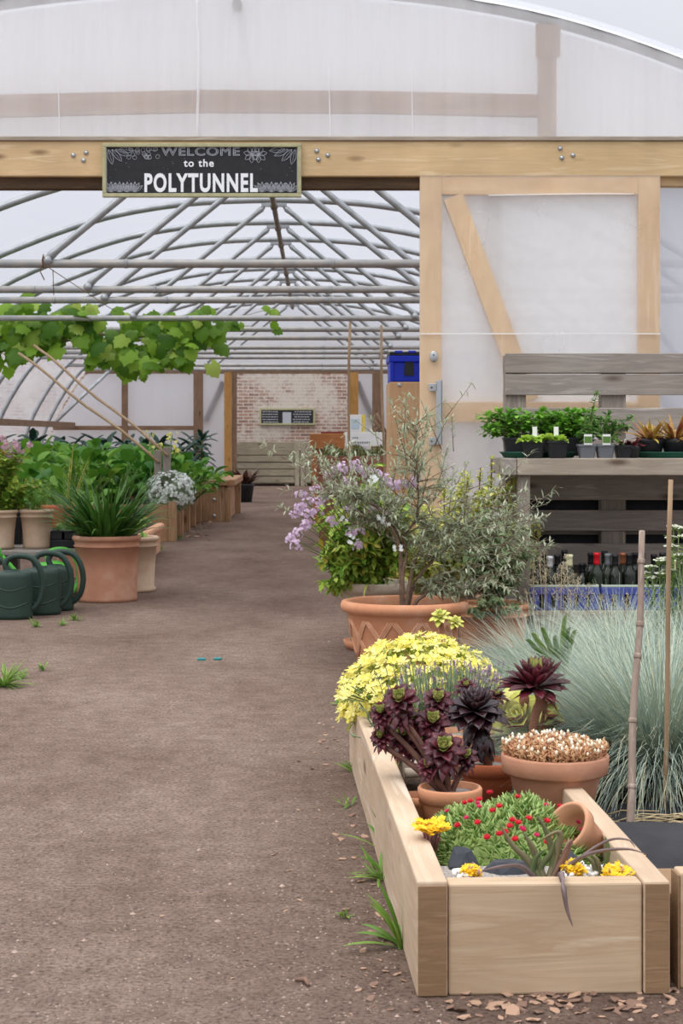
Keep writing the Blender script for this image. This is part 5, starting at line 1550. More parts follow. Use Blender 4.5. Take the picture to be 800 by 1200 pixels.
q.build('soil', M['soil'], bd, local=True)
SZ = .107
def fleshy(mb, p, d, L, W, mi=0, bend=.2, th=.3, up=V((0, 0, 1)), shape=(.5, .9, 1, .75, .2)):
    mb.leaf(p, d, up, L, W, bend, shape, .1, mi, thick=W * th)
# ---- ice plant
ip = thing('ice_plant', gp(600, 3.42, SZ), 'bright green ice plant cushion dotted with red flowers at front of bed', 'succulent')
rr = random.Random(201); q = MB(); fl = MB()
cc = V((gp(600, 3.40).x, 3.43, SZ)); RX, RY, RZ = .195, .27, .14
q.blob(cc - V((0, 0, .02)), (RX * .86, RY * .86, RZ * .78), 0, 3)
def ipt(d): return cc + V((d.x * RX, d.y * RY, d.z * RZ * (1 + .08 * math.sin(d.x * 7) )))
for i in range(3600):
    d = rdir(rr, -.05); p = ipt(d) - d * .02
    dd = V((d.x, d.y, d.z + .25)).normalized() + rdir(rr) * .75
    fleshy(q, p, dd, rr.uniform(.016, .028), .006, th=.45)
for px, py in ((658, 928), (672, 945)): 
    pass
q.build('foliage', M['ice'], ip)
# red flowers at photographed spots: cast onto the cushion
def hit(px, py):
    best = None; o = V((0, 0, HC)); r_ = V(((px - 370) / 2000, 1, -(py - 510) / 2000))
    oc = V(((o.x - cc.x) / RX, (o.y - cc.y) / RY, (o.z - cc.z) / RZ)); rd = V((r_.x / RX, r_.y / RY, r_.z / RZ))
    a = rd.dot(rd); b_ = 2 * oc.dot(rd); c_ = oc.dot(oc) - 1; D = b_ * b_ - 4 * a * c_
    if D < 0: return None
    else: t_ = (-b_ - math.sqrt(D)) / (2 * a)
    return o + r_ * t_
reds = [(537, 970), (577, 953), (585, 948), (574, 932), (585, 980), (600, 964), (597, 971), (607, 967), (592, 978), (560, 967), (571, 984), (603, 986), (640, 965), (655, 948), (666, 954), (493, 988), (606, 937), (640, 990), (562, 940), (552, 942), (545, 944), (619, 962), (501, 994)]
mags = [(574, 931), (547, 961), (562, 948), (628, 981), (613, 975), (676, 966), (680, 975), (515, 987), (639, 946), (497, 976), (525, 953), (560, 944), (611, 973)]
fm = MB()
for lst, mb, rad in ((reds, fl, .0085), (mags, fm, .0066)):
    for px, py in lst:
        p = hit(px, py)
        if p is None: continue
        nrm = V(((p.x - cc.x) / RX ** 2, (p.y - cc.y) / RY ** 2, (p.z - cc.z) / RZ ** 2)).normalized()
        p = p + nrm * .002
        q2 = nrm + V((0, -.3, .5))
        mb.flower(p, q2, rad, 11, .5, cup=.75); mb.flower(p + nrm * .002, q2, rad * .8, 9, .5, cup=1.1)
fl.build('flowers', M['crimson'], ip); fm.build('buds', M['magenta'], ip)
# ---- slates and pebbles
def slate(pxa, pxb, Y, zt, label, seed):
    rr = random.Random(seed); a = gp(pxa, Y).x; b_ = gp(pxb, Y).x; q = MB()
    c = V(((a + b_) / 2, Y, (SZ + zt) / 2 - .01)); q.blob(c, ((b_ - a) / 2, .035, (zt - SZ) / 2 + .012), 0, 2, jit=.22, rnd=rr)
    for i in range(len(q.sm)): q.sm[i] = False
    T(q.build('slate_stone', M['slate'], origin=c), label, 'stone')
slate(521, 562, 3.17, .215, 'dark slate stone at left inside bed front beside pebbles', 1)
slate(558, 634, 3.14, .2, 'long dark slate stone behind the front board of the bed', 2)
slate(655, 683, 3.2, .2, 'small dark slate stone behind the yellow sedum and pebbles', 3)
rr = random.Random(205); pp = []
for i in range(120):
    if i < 34: px, Y = rr.uniform(530, 556), rr.uniform(3.06, 3.11)
    else: px, Y = rr.uniform(652, 742), rr.uniform(3.06, 3.17)
    pp.append((px, Y))
p0 = None
q = MB(); q.blob((0, 0, 0), (.0066, .006, .0052), 0, 2, jit=.2, rnd=rr)
for px, Y in pp[:100]:
    loc = gp(px, Y, .183 + rr.uniform(-.008, .008))
    lab = 'rounded white pebble scattered on the soil behind the bed front board'
    if p0 is None:
        p0 = q.build('white_pebble', M['pebble'], origin=(0, 0, 0)); p0.location = loc
        T(p0, lab, 'pebble', 'white pebbles in the bed front')
    else:
        c = p0.copy(); C.objects.link(c); c.location = loc; c.rotation_euler = (rr.uniform(0, 3), rr.uniform(0, 3), rr.uniform(0, 3)); s_ = rr.uniform(.6, 1.05); c.scale = (s_,) * 3
# soil heap under pebbles
q = MB(); q.box(BL(TH + .004, .058, .1), BL(W_ - TH, .058, .1) + V((0, .13, .078)), .0)
# (gritty top-dressing level just below the front board)
T(q.build('grit_topping', M['grit'], origin=BL(.2, .1, .1)), 'gritty soil layer just behind the bed front board', 'grit', kind='stuff')
# ---- yellow sedums
def sedum(px, py, Y, w, label, pink=True, seed=1, wy=None):
    rr = random.Random(seed); c = P(px, py, Y); t = thing('flowering_sedum', V((c.x, Y, max(.12, c.z - .03))), label, 'succulent')
    q = MB(); s_ = MB()
    r_ = w / 2 / 2000 * Y
    for i in range(46):
        a = rr.uniform(0, 6.28); k_ = math.sqrt(rr.random()) * r_
        p = c + V((k_ * math.cos(a), k_ * math.sin(a) * 1.3, rr.uniform(-.004, .006) - k_ * .15))
        for j in range(4): q.flower(p + rdir(rr) * .005, V((rr.uniform(-.6, .6), rr.uniform(-1, .2), 1)), .0075, 5, .8, cup=.3)
        s_.tube([V((c.x + (p.x - c.x) * .3, Y + (p.y - Y) * .3, t.location.z - .02)), p.lerp(t.location, .4), p], .0013, 4)
    q.build('flowers', M['gold'], t)
    if pink:
        for i in range(90):
            p = t.location + V((rr.uniform(-r_, r_), rr.uniform(-.02, .02), rr.uniform(-.01, .035))); fleshy(s_, p, rdir(rr, .0), .012, .005, th=.5)
    s_.build('foliage', M['sedumpink'], t)
sedum(506, 966, 3.3, 38, 'yellow flowering sedum at the left edge of the ice plant', False, 1)
sedum(670, 1017, 3.1, 24, 'yellow flowering sedum left of the white pebbles', True, 2)
sedum(724, 1022, 3.07, 28, 'yellow flowering sedum in front of other sedum at the right bed corner', True, 3)
sedum(741, 1011, 3.2, 32, 'yellow flowering sedum on pink stems in the right bed corner, rearmost', True, 4)
sedum(552, 1022, 3.08, 14, 'tiny yellow sedum beside left slate stone in bed front', True, 5)
# ---- dyckia / strap plant
dy = thing('strappy_succulent', gp(642, 3.12, .17), 'reddish green strappy succulent with leaves trailing over the bed front', 'succulent')
q = MB()
def ribbon(mb, pts, w, mi=0):
    pts = spl([V(p) for p in pts], 6); vs = []; n_ = len(pts); fs = []
    for i, p in enumerate(pts):
        t_ = i / (n_ - 1); d = (pts[min(i + 1, n_ - 1)] - pts[max(i - 1, 0)]).normalized(); x = d.cross(V((0, 1, .35)))
        if x.length < 1e-3: x = V((1, 0, 0))
        x.normalize(); u = x.cross(d)
        ww = w / 2 * (1 - t_ ** 2.5) + .0004
        vs += [p - x * ww, p - u * ww * .5, p + x * ww, p + u * ww * .3]
    for i in range(n_ - 1):
        for j in range(4): fs.append((i * 4 + j, i * 4 + (j + 1) % 4, i * 4 + 4 + (j + 1) % 4, i * 4 + 4 + j))
    mb.add(vs, fs, mi, True)
R0 = P(640, 1040, 3.1)
for tip in (((620, 1010), (600, 990), (585, 965)), ((652, 1000), (655, 975), (632, 985)), ((660, 1005), (668, 985), (658, 1000)), ((628, 1005), (622, 990), (612, 975)), ((648, 1010), (640, 975), (628, 955)), ((625, 1025), (628, 1005), (640, 995)), ((632, 1020), (645, 1000), (650, 985))):
    ribbon(q, [R0] + [P(a, b_, 3.1 - .01 * i) for i, (a, b_) in enumerate(tip)], .014)
q.build('foliage', M['strapred'], dy)
q = MB()
ribbon(q, [P(655, 1036, 3.08), P(657, 1022, 3.02), P(660, 1040, 2.955), P(664, 1065, 2.95), P(671, 1086, 2.95)], .011)
ribbon(q, [P(648, 1036, 3.1), P(672, 1010, 3.08), P(700, 998, 3.05), P(735, 995, 3.03), P(757, 1001, 3.0)], .009)
ribbon(q, [P(650, 1036, 3.1), P(680, 1005, 3.08), P(712, 985, 3.08), P(735, 984, 3.06), P(744, 993, 3.05)], .006)
ribbon(q, [P(632, 1036, 3.1), P(612, 1016, 3.05), P(590, 1015, 3.02), P(565, 1020, 3.02)], .010)
q.build('trailing_leaves', M['purpleleaf'], dy)
q = MB()
for tip in (((700, 1010), (690, 1000)), ((712, 1000), (709, 980)), ((695, 1012), (683, 1002))):
    ribbon(q, [P(703, 1040, 3.12)] + [P(a, b_, 3.1) for a, b_ in tip], .01)
q.build('side_shoot', M['strapred'], dy)
# ---- tilted empty pot
tp_ = thing('tilted_pot', P(706, 985, 3.5), 'empty terracotta pot lying tilted beside ice plant', 'plant pot')
tp_.location = V((.522, 3.36, .188)); WL[tp_] = tp_.location.copy()
q = MB(); q.lathe([(.045, -.06), (.05, -.058), (.068, .035), (.078, .037), (.082, .07), (.079, .075), (.07, .073), (.062, .03), (.042, -.045)], (0, 0, 0), 40)
q.build('pot', M['terraw'], tp_, local=True)
tp_.rotation_mode = 'QUATERNION'; tp_.rotation_quaternion = V((-.66, -.42, .55)).to_track_quat('Z', 'Y'); tp_.scale = (.66,) * 3
# ---- large terracotta pot with white budded sedum
wp = thing('potted_white_sedum', gp(650, 3.88, SZ - .005), 'large terracotta pot crowded with white budded reddish sedum', 'potted plant')
H_ = .155
q = MB(); q.lathe([(.072, 0), (.078, .002), (.103, H_ - .045), (.104, H_ - .043), (.116, H_ - .042), (.12, H_ - .038), (.122, H_ - .004), (.119, H_), (.11, H_), (.106, H_ - .02)], wp.location, 50); q.build('pot', M['terral'], wp)
q = MB(); q.lathe([(.107, H_ - .02), (.107, H_ - .01), (.01, H_ - .004)], wp.location, 24); q.build('soil', M['soil'], wp)
q = MB(); tpb = MB(); rr = random.Random(210)
for i in range(420):
    a = rr.uniform(0, 6.28); k_ = math.sqrt(rr.random()); r_ = k_ * .108
    b0 = wp.location + V((r_ * math.cos(a), r_ * math.sin(a), H_ - .012)); h = rr.uniform(.028, .052) * (1.1 - .3 * k_)
    d = V((.28 * k_ * math.cos(a), .28 * k_ * math.sin(a), 1)).normalized(); tip = b0 + d * h
    q.tube([b0, tip], .0022, 4)
    for j in range(9): fleshy(q, b0.lerp(tip, .15 + .85 * j / 9), rdir(rr, .3), .013, .0055, th=.6)
    if rr.random() < .34:
        tpb.blob(tip + d * .004, (.0036, .0036, .006), 0, 1)
q.build('foliage', M['sedumred'], wp); tpb.build('flower_buds', M['sedumtip'], wp)
# ---- aeoniums
def rosette(mb, c, axis, R, n, W, e_in=1.45, e_out=.1, n_in=0, mi_out=0, mi_in=1, seed=0, th=.25, Lmin=.35, pw=.8, shape=SPAT):
    rr = random.Random(seed); axis = V(axis).normalized(); a_ = axis.orthogonal().normalized(); b_ = axis.cross(a_)
    c = V(c)
    for i in range(n):
        t_ = (i + .5) / n; an = i * 2.39996
        e = e_in + (e_out - e_in) * t_ ** pw + rr.uniform(-.08, .08)
        L = R * (Lmin + (1 - Lmin) * t_ ** .7) * rr.uniform(.92, 1.06)
        h = a_ * math.cos(an) + b_ * math.sin(an); d = h * math.cos(e) + axis * math.sin(e)
        mb.leaf(c + axis * R * .15 * (1 - t_), d, axis - h * .3 if e < 1 else -h, L, W * (.55 + .45 * t_), -.35 if e > .5 else .25, shape, .22, mi_in if i < n_in else mi_out, thick=W * th * .35)
def aeo_pot(name, px, Y, R, h, label, mat='terra', soil='grit'):
    t = thing(name, gp(px, Y, SZ - .004), label, 'potted plant')
    q = MB(); q.lathe([(R * .66, 0), (R * .7, .002), (R * .9, h - .034), (R * .91, h - .032), (R * .99, h - .03), (R, h - .004), (R - .003, h), (R - .009, h), (R - .012, h - .02)], t.location, 44); q.build('pot', M[mat], t)
    q = MB(); q.lathe([(R - .011, h - .022), (R - .011, h - .014), (.004, h - .01)], t.location, 26); q.build('grit', M[soil], t)
    return t
# multi-headed maroon aeonium
a1_ = aeo_pot('potted_aeonium', 527, 3.8, .072, .095, 'terracotta pot of many headed maroon aeonium with green centres, front of group')
c0 = a1_.location + V((0, 0, .088)); q = MB(); s_ = MB(); YA = 3.84
heads = [(519, 880, .056, 1), (501, 899, .03, 2), (545, 888, .034, 3), (507, 848, .047, 4), (474, 862, .052, 5), (469, 822, .05, 6), (447, 864, .032, 7), (513, 822, .042, 8), (472, 838, .034, 9), (448, 836, .036, 10), (490, 872, .038, 13), (485, 842, .032, 14)]
for px, py, R_, sd in heads:
    c = P(px, py, YA + {1: -.06, 2: -.06, 3: -.03}.get(sd, .03 * (sd % 3)))
    s_.tube(spl([c0 + V(((c.x - c0.x) * .1, 0, -.01)), c0.lerp(c, .5) + V((0, 0, -.01)), c - V((0, 0, R_ * .5)), c], 3), [.007] * 4 + [.006] * 3 + [.007] * 3, 6)
    ax = V(((c.x - c0.x) * 2.2, -.75, .75))
    rosette(q, c, ax, R_, 34, R_ * .56, 1.4, -.1, 14, 0, 1, sd)
    for j in range(7):
        a = j * .9 + sd; q.blade(c - V((0, 0, R_ * .4)), a, -.2, -1.3, R_ * 1.0, R_ * .34, 4, 0, prof=(.4, .8, 1, .7, .1))
q.build('rosettes', [M['aeo_dark'], M['aeo_green']], a1_); s_.build('stems', M['aeostemd'], a1_)
# black aeonium
a2_ = aeo_pot('potted_aeonium', 572, 4.12, .072, .092, 'terracotta pot of near black aeonium with drooping leaves, centre of group', 'terrad')
q = MB(); s_ = MB(); c0 = a2_.location + V((0, 0, .08)); c = P(556, 836, 4.1); 
s_.tube([c0, c0.lerp(c, .5) + V((.004, 0, 0)), c], [.011, .01, .012], 8)
rosette(q, c, (0, -.3, 1), .086, 66, .04, 1.4, -.1, 0, 0, 0, 20, Lmin=.45)
rr = random.Random(33)
for i in range(40):
    a = i * 2.4; z = rr.uniform(.1, .9); q.blade(c0.lerp(c, .35 + .6 * z), a, -.1 - .5 * (1 - z), -1.35, rr.uniform(.05, .075), .022, 5, 0, prof=(.35, .5, .9, 1, .7, .1))
q.build('rosette', [M['aeo_black']], a2_); s_.build('stem', M['aeostem'], a2_)
# tall red aeonium
a3_ = aeo_pot('potted_aeonium', 622, 4.32, .07, .09, 'tall single stemmed red aeonium rising above the white budded sedum pot', 'terrad')
q = MB(); s_ = MB(); c0 = a3_.location + V((0, 0, .075)); c = P(628, 806, 4.3)
s_.tube(spl([c0, P(624, 862, 4.3), P(627, 838, 4.3), P(633, 820, 4.3), c], 5), [.009] * 5 + [.01, .011, .012, .011, .0105] + [.011, .012, .0125, .012, .0115] + [.012] * 6, 9)
s_.tube(spl([P(634, 868, 4.34), P(635, 850, 4.34), P(637, 835, 4.33), P(640, 822, 4.32)], 4), .005, 6)
rosette(q, c - V((0, 0, .004)), (-.04, -.2, 1), .1, 64, .034, 1.5, .12, 16, 0, 1, 25, Lmin=.6, shape=(.35, .55, .85, 1, .75, .04))
for a, e0, L in ((.2, .1, .09), (-.2, -.1, .1), (3.3, .1, .085), (-.4, -.3, .1), (.5, -.1, .08)): q.blade(c - V((0, 0, .01)), a, e0, e0 - .8, L, .016, 5, 0, prof=(.5, .7, 1, .7, .1))
q.build('rosette', [M['aeo_dark'], M['aeo_green']], a3_); s_.build('stem', M['aeostem'], a3_)
# lime aeonium with red rims
a4_ = aeo_pot('potted_aeonium', 608, 4.62, .07, .09, 'lime green aeonium with red leaf edges behind the tall red one', 'terra')
q = MB(); e_ = MB()
for px, py, R_, sd, ax in ((606, 846, .1, 1, (-.25, -.8, .6)), (642, 842, .055, 2, (.3, -.4, 1)), (616, 866, .04, 3, (0, -.8, .5)), (645, 858, .035, 4, (.5, -.4, .8)), (578, 858, .045, 5, (-.6, -.7, .5)), (640, 822, .03, 6, (.3, -.3, 1))):
    c = P(px, py, 4.48); n0 = 22 if R_ > .06 else 15
    rosette(q, c, ax, R_, n0, R_ * .68, 1.3, .1, 0, 0, 0, sd, shape=(.4, .7, 1, 1, .8, .3))
    rosette(e_, c - V(ax).normalized() * .007, ax, R_ * 1.03, n0, R_ * .71, 1.3, .1, 0, 0, 0, sd, shape=(.38, .68, 1, 1, .82, .32))
q.build('rosettes', [M['aeo_lime']], a4_); e_.build('red_leaf_edges', [M['aeo_pink']], a4_)
q = MB(); q.tube([a4_.location + V((0, 0, .08)), P(610, 858, 4.6)], .012, 7); q.tube([P(608, 868, 4.5), P(590, 858, 4.45), P(572, 852, 4.4)], .004, 6)
q.blob(P(614, 820, 4.45), (.014, .014, .02), 0, 2); q.build('stem', M['aeostem'], a4_)
# back left pot with sprawling succulents and little empty pot
a5_ = aeo_pot('potted_aeonium', 545, 4.45, .075, .105, 'terracotta pot half hidden behind the dark aeoniums holding small maroon rosette', 'terra')
q = MB(); s_ = MB()
for px, py, R_, sd in ((545, 808, .04, 31), (582, 818, .035, 32)):
    c = P(px, py, 4.45); s_.tube([a5_.location + V((0, 0, .09)), c], .007, 6); rosette(q, c, (.1, -.5, 1), R_, 34, R_ * .42, 1.4, -.1, 10, 0, 1, sd)
q.build('rosettes', [M['aeo_dark'], M['aeo_green']], a5_); s_.build('stems', M['aeostem'], a5_)
ep = thing('small_empty_pot', gp(489, 3.83, SZ - .003), 'small empty terracotta pot between bed board and maroon aeonium', 'plant pot')
q = MB(); q.lathe([(.026, 0), (.03, .002), (.038, .05), (.042, .052), (.043, .068), (.038, .07), (.034, .05), (.026, .01)], ep.location, 30); q.build('pot', M['terra'], ep)
for px, py, Y, r_, lab in ((482, 906, 4.15, .018, 'cut pale bamboo end lying at the left board behind small empty pot, lower'), (480, 891, 4.3, .024, 'pale square timber offcut lying at the left bed board, upper')):
    c = P(px, py, Y); c.z = max(c.z, SZ + r_); q = MB()
    if r_ < .02: q.tube([c - V((.015, 0, 0)), c + V((.05, .01, 0))], r_ * .7, 12)
    else: q.box(c - V((.02, .1, r_)), c + V((.03, .02, r_ * .6)), .003)
    T(q.build('bamboo_offcut' if r_ < .02 else 'timber_offcut', M['paleX'], origin=c), lab, 'offcut')
sp_ = thing('sempervivum_clump', gp(460, 4.38, SZ), 'low yellow green and reddish succulent clump against the left bed board', 'succulent')
q = MB(); rr = random.Random(220)
for i in range(16):
    c = P(rr.uniform(448, 480), rr.uniform(874, 892), 4.38 + rr.uniform(-.1, .05)); c.z = max(c.z, .17)
    rosette(q, c, (rr.uniform(-.4, .4), -.5, 1), .022, 16, .012, 1.3, .1, 9, 1, 0, i, th=.4, shape=(.6, .9, 1, .6, .1))
q.tube([sp_.location, P(465, 885, 4.38)], .01, 6)
q.build('rosettes', [M['aeo_lime'], M['aeo_pink']], sp_)
# moss stake
q = MB(); A = P(700, 952, 4.12); q.box((A.x, 4.12, 0), (A.x + .034, 4.16, P(0, 868, 4.12).z), .002)
T(q.build('mossy_stake', M['moss'], origin=(A.x, 4.12, 0)), 'dark mossy flat stake right behind the white budded sedum pot', 'stake')

# ---- yellow mound
ym = thing('yellow_flower_mound', BL(.2, 1.75, SZ), 'mound of lemon yellow starry flowers at the far end of bed', 'flowering plant')
rr = random.Random(230); q = MB(); f = MB(); s_ = MB()
c_ = V((P(494, 0, 4.88).x, 4.9, .19)); RX, RY, RZ = .232, .27, .205
q.blob(c_ - V((0, 0, .04)), (RX * .82, RY * .8, RZ * .78), 0, 3, jit=.06, rnd=rr)
for i in range(2600):
    d = rdir(rr, -.1); p = c_ + V((d.x * RX, d.y * RY, d.z * RZ)) * rr.uniform(.8, .97)
    q.leaf(p, d + rdir(rr) * .9, V((0, 0, 1)), rr.uniform(.016, .028), .009, .4, LANCE)
for i in range(560):
    d = rdir(rr, -.02); p = c_ + V((d.x * RX, d.y * RY, d.z * RZ)) * rr.uniform(.95, 1.07)
    n_ = d + V((0, -.15, .55)) + rdir(rr) * .5
    f.flower(p, n_, rr.uniform(.016, .024), 5, .66, cup=.18)
    nn = n_.normalized()
    for j in range(7):
        o = rdir(rr) * .6 + nn; f.add([p, p + o.normalized() * .012 + nn.orthogonal() * .0007, p + o.normalized() * .012 - nn.orthogonal() * .0007], [(0, 1, 2)], 0, False)
for i in range(26):
    tip = V((P(rr.uniform(400, 440), 0, 4.8).x, 4.7 + rr.uniform(-.1, .1), 0)); tip.z = P(0, rr.uniform(795, 815), 4.75).z
    s_.tube([c_ + V((-.1, -.1, .02)), tip], .0016, 4); f.flower(tip, V((-.3, -.4, .8)), .014, 5, .6)
s_.tube([ym.location, c_], .012, 6)
q.build('foliage', M['yelgreen'], ym); f.build('flowers', M['yellow'], ym); s_.build('stems', M['stemg'], ym)
# two lime rosettes on top behind
lr = thing('lime_rosettes', P(525, 735, 5.2), 'pair of pale lime aeonium heads showing above the yellow flowers', 'succulent')
lr.location.z = .1; WL[lr] = lr.location.copy()
q = MB(); s_ = MB()
for px, py, sd, R_ in ((516, 724, 1, .04), (533, 730, 2, .032)):
    c = P(px, py, 5.22); rosette(q, c, (-.2 + .4 * (sd - 1), -.6, .9), R_, 26, R_ * .5, 1.4, .0, 8, 0, 1, sd); s_.tube([lr.location + V((.01 * sd, 0, 0)), c], .008, 7)
q.build('rosettes', [M['aeo_lime'], M['varieg']], lr); s_.build('stems', M['aeostem'], lr)
# lavender-like stalks
lv = thing('lavender_clump', gp(528, 4.62, SZ), 'clump of thin grey green stalks with dusky violet tips before the yellow mound', 'flowering plant')
q = MB(); f = MB(); rr = random.Random(240)
for i in range(420):
    px = rr.gauss(535, 32) if i % 4 else rr.gauss(485, 18); tip = P(px, rr.uniform(775, 828), 4.62 + rr.uniform(-.12, .16)); b0 = lv.location + V(((tip.x - lv.location.x) * .65, rr.uniform(-.08, .1), 0))
    q.tube([b0, b0.lerp(tip, .5) + V((rr.uniform(-.008, .008), 0, 0)), tip], [.0016, .0013, .001], 4)
    for j in range(4): q.leaf(b0.lerp(tip, rr.uniform(.1, .75)), V((rr.uniform(-1, 1), rr.uniform(-1, 1), 1.4)), V((0, 0, 1)), .03, .004, .3, (.5, 1, .1))
    if rr.random() < .4:
        for j in range(5): fleshy(f, tip - V((0, 0, .003 * j)), V((rr.uniform(-.5, .5), rr.uniform(-.5, .5), 1)), .008, .0035, th=.5)
for px, py in ((566, 790), (560, 796), (572, 786), (553, 800), (580, 795), (570, 802)):
    c = P(px, py, 4.6)
    for j in range(16): f.flower(c + rdir(rr) * .014, rdir(rr, -.1), .006, 5, .9)
q.build('stalks', M['greygreen'], lv); f.build('flower_tips', M['violet'], lv)
# sprigs leaning over left board
q = MB(); sg_ = thing('grey_sprigs', BL(.08, 1.62, SZ), 'thin grey green sprigs leaning out over the left bed board', 'plant'); rr = random.Random(241)
for (a, b_) in ((426, 830), (430, 842), (436, 850), (420, 822), (440, 858), (412, 862), (450, 835)):
    tip = P(a, b_, 4.55); b0 = sg_.location; q.tube([b0, b0.lerp(tip, .5) + V((0, 0, .02)), tip], .0016, 4)
    for j in range(8): q.leaf(b0.lerp(tip, rr.uniform(.4, 1)), V((rr.uniform(-1, .3), rr.uniform(-1, 1), .5)), V((0, 0, 1)), .022, .005, .3, LANCE)
q.build('stems', M['greygreen'], sg_)

# ================================================================== right bed
b2 = thing('second_raised_bed', BL(.47, .03), 'timber edged bed at right photo edge with black fabric cover', 'raised bed')
b2.rotation_euler = (0, 0, AB)
q = MB(); q.box((0, 0, 0), (1.7, .05, .205), .004); q.build('front_board', M['bedX'], b2, local=True)
q = MB(); q.box((-.004, .0, 0.0), (-.0005, .05, .2), .0); q.box((0, .051, 0), (.05, .25, .15), .003); q.build('end_grain', M['endgrain'], b2, local=True)
q = MB(); q.box((-.01, .26, 0), (1.7, 2.6, .06), .004); q.build('soil', M['soil'], b2, local=True)
def cloth(x0, x1, y0, y1, z0, amp, seed, label, nx=50, ny=36, edge=.05):
    rr = random.Random(seed); ws = [(rr.uniform(-9, 9), rr.uniform(-9, 9), rr.uniform(0, 6)) for _ in range(7)]
    q = MB(); vs = []; fs = []
    for i in range(nx + 1):
        for j in range(ny + 1):
            u = i / nx; v = j / ny; x = x0 + (x1 - x0) * u; y = y0 + (y1 - y0) * v
            z = z0 + amp * sum(math.sin(a * x + b_ * y + c_) for a, b_, c_ in ws) / 4
            vs.append(BL(x, y, max(.065, z)))
    for i in range(nx):
        for j in range(ny):
            a = i * (ny + 1) + j; fs.append((a, a + ny + 1, a + ny + 2, a + 1))
    n_ = len(vs); q.add(vs, fs)
    q.add([p - V((0, 0, .003)) for p in vs], [f_[::-1] for f_ in fs])
    T(q.build('landscape_fabric', M['fabric'], origin=BL(x0, y0, z0)), label, 'fabric')
cloth(.465, 2.1, .28, .78, .125, .075, 4, 'black landscape fabric rumpled over the right hand bed in front')
cloth(.49, 2.1, .93, 1.12, .105, .016, 9, 'black landscape fabric strip lying under the blue grass tussock')
q = MB(); rr = random.Random(250)
for i in range(260):
    p = BL(rr.uniform(.47, 1.3), rr.uniform(.76, .97), rr.uniform(.075, .1)); a = rr.gauss(0, .5)
    d = V((math.cos(a), math.sin(a) * .4, rr.uniform(-.1, .15))); q.tube([p - d * .06, p + V((0, 0, .01)), p + d * rr.uniform(.04, .1)], .0016, 4)
T(q.build('dry_straw', M['straw'], origin=BL(.8, .85, .08)), 'dry straw and dead grass lying on the black fabric', 'straw', kind='stuff')

# ---- blue fescue tussocks
def fescue(name, c, R, n, label, seed, L=(.28, .46), z=.08, sy=1, W=.0029, grp=None):
    t = thing(name, V((c[0], c[1], z)), label, 'ornamental grass')
    rr = random.Random(seed); q = MB(); s_ = MB()
    for i in range(n):
        a = rr.uniform(0, 6.28); k_ = math.sqrt(rr.random()); r_ = k_ * R * .42
        p = t.location + V((r_ * math.cos(a), r_ * sy * math.sin(a), 0))
        e0 = 1.5 - .75 * k_ + rr.uniform(-.2, .2); e1 = e0 - rr.uniform(.3, 1.3) - .35 * k_
        q.strand(p, a + rr.gauss(0, .35), e0, e1, rr.uniform(*L), W * rr.uniform(.7, 1.2), 5)
    for i in range(n // 12):
        a = rr.uniform(0, 6.28); q.strand(t.location + V((rr.uniform(-.5, .5) * R, rr.uniform(-.5, .5) * R, 0)), a, rr.uniform(-.1, .8), -.5, rr.uniform(.15, .35), W, 4, 0)
        s_.strand(t.location + V((R * .5 * math.cos(a), R * .5 * math.sin(a), 0)), a, rr.uniform(.1, .9), rr.uniform(-.9, -.3), rr.uniform(.15, .32), W, 4)
    s_.tube([t.location + V((0, 0, -.01)), t.location + V((0, 0, .03))], R * .3, 10)
    q.build('blades', M['fescue'], t); s_.build('dead_blades', M['straw'], t)
    return t
fescue('blue_fescue', (gp(775, 4.5).x, 4.5), .40, 9000, 'large blue grey fescue tussock beside the bed, nearest the camera', 1, (.34, .56))
fescue('blue_fescue', (gp(722, 5.35).x, 5.3), .34, 5200, 'blue grey fescue tussock behind the largest one, by the strappy green leaves', 2, (.3, .5), .03)
fescue('blue_fescue', (gp(640, 6.1).x, 6.15), .30, 4200, 'pale blue fescue tussock close to the terracotta pots', 3, (.26, .44), .03)
fescue('blue_fescue', (gp(815, 6.1).x, 6.1), .34, 4500, 'blue grey fescue tussock at the photo edge before bottle crates', 4, (.3, .5), .03)
fescue('blue_fescue', (gp(725, 6.7).x, 6.7), .34, 3500, 'blue grey fescue tussock rearmost, right below the blue crates', 5, (.3, .46), .03)
# strappy green plant among grass
sp2 = thing('strappy_green_plant', gp(652, 5.6, 0), 'bright green strap leaved plant among the blue grass tussocks', 'plant')
q = MB()
for tip, e in (((634, 735), 0), ((663, 720), 0), ((622, 742), 0), ((676, 738), 0), ((650, 745), 0), ((668, 735), 0), ((615, 750), 0)):
    b0 = sp2.location; tp2 = P(tip[0], tip[1], 5.3); ribbon(q, [b0, b0.lerp(tp2, .4) + V(((b0.x - tp2.x) * .25, 0, .06)), b0.lerp(tp2, .8) + V((0, 0, .05)), tp2], .022)
q.build('foliage', M['weed'], sp2)
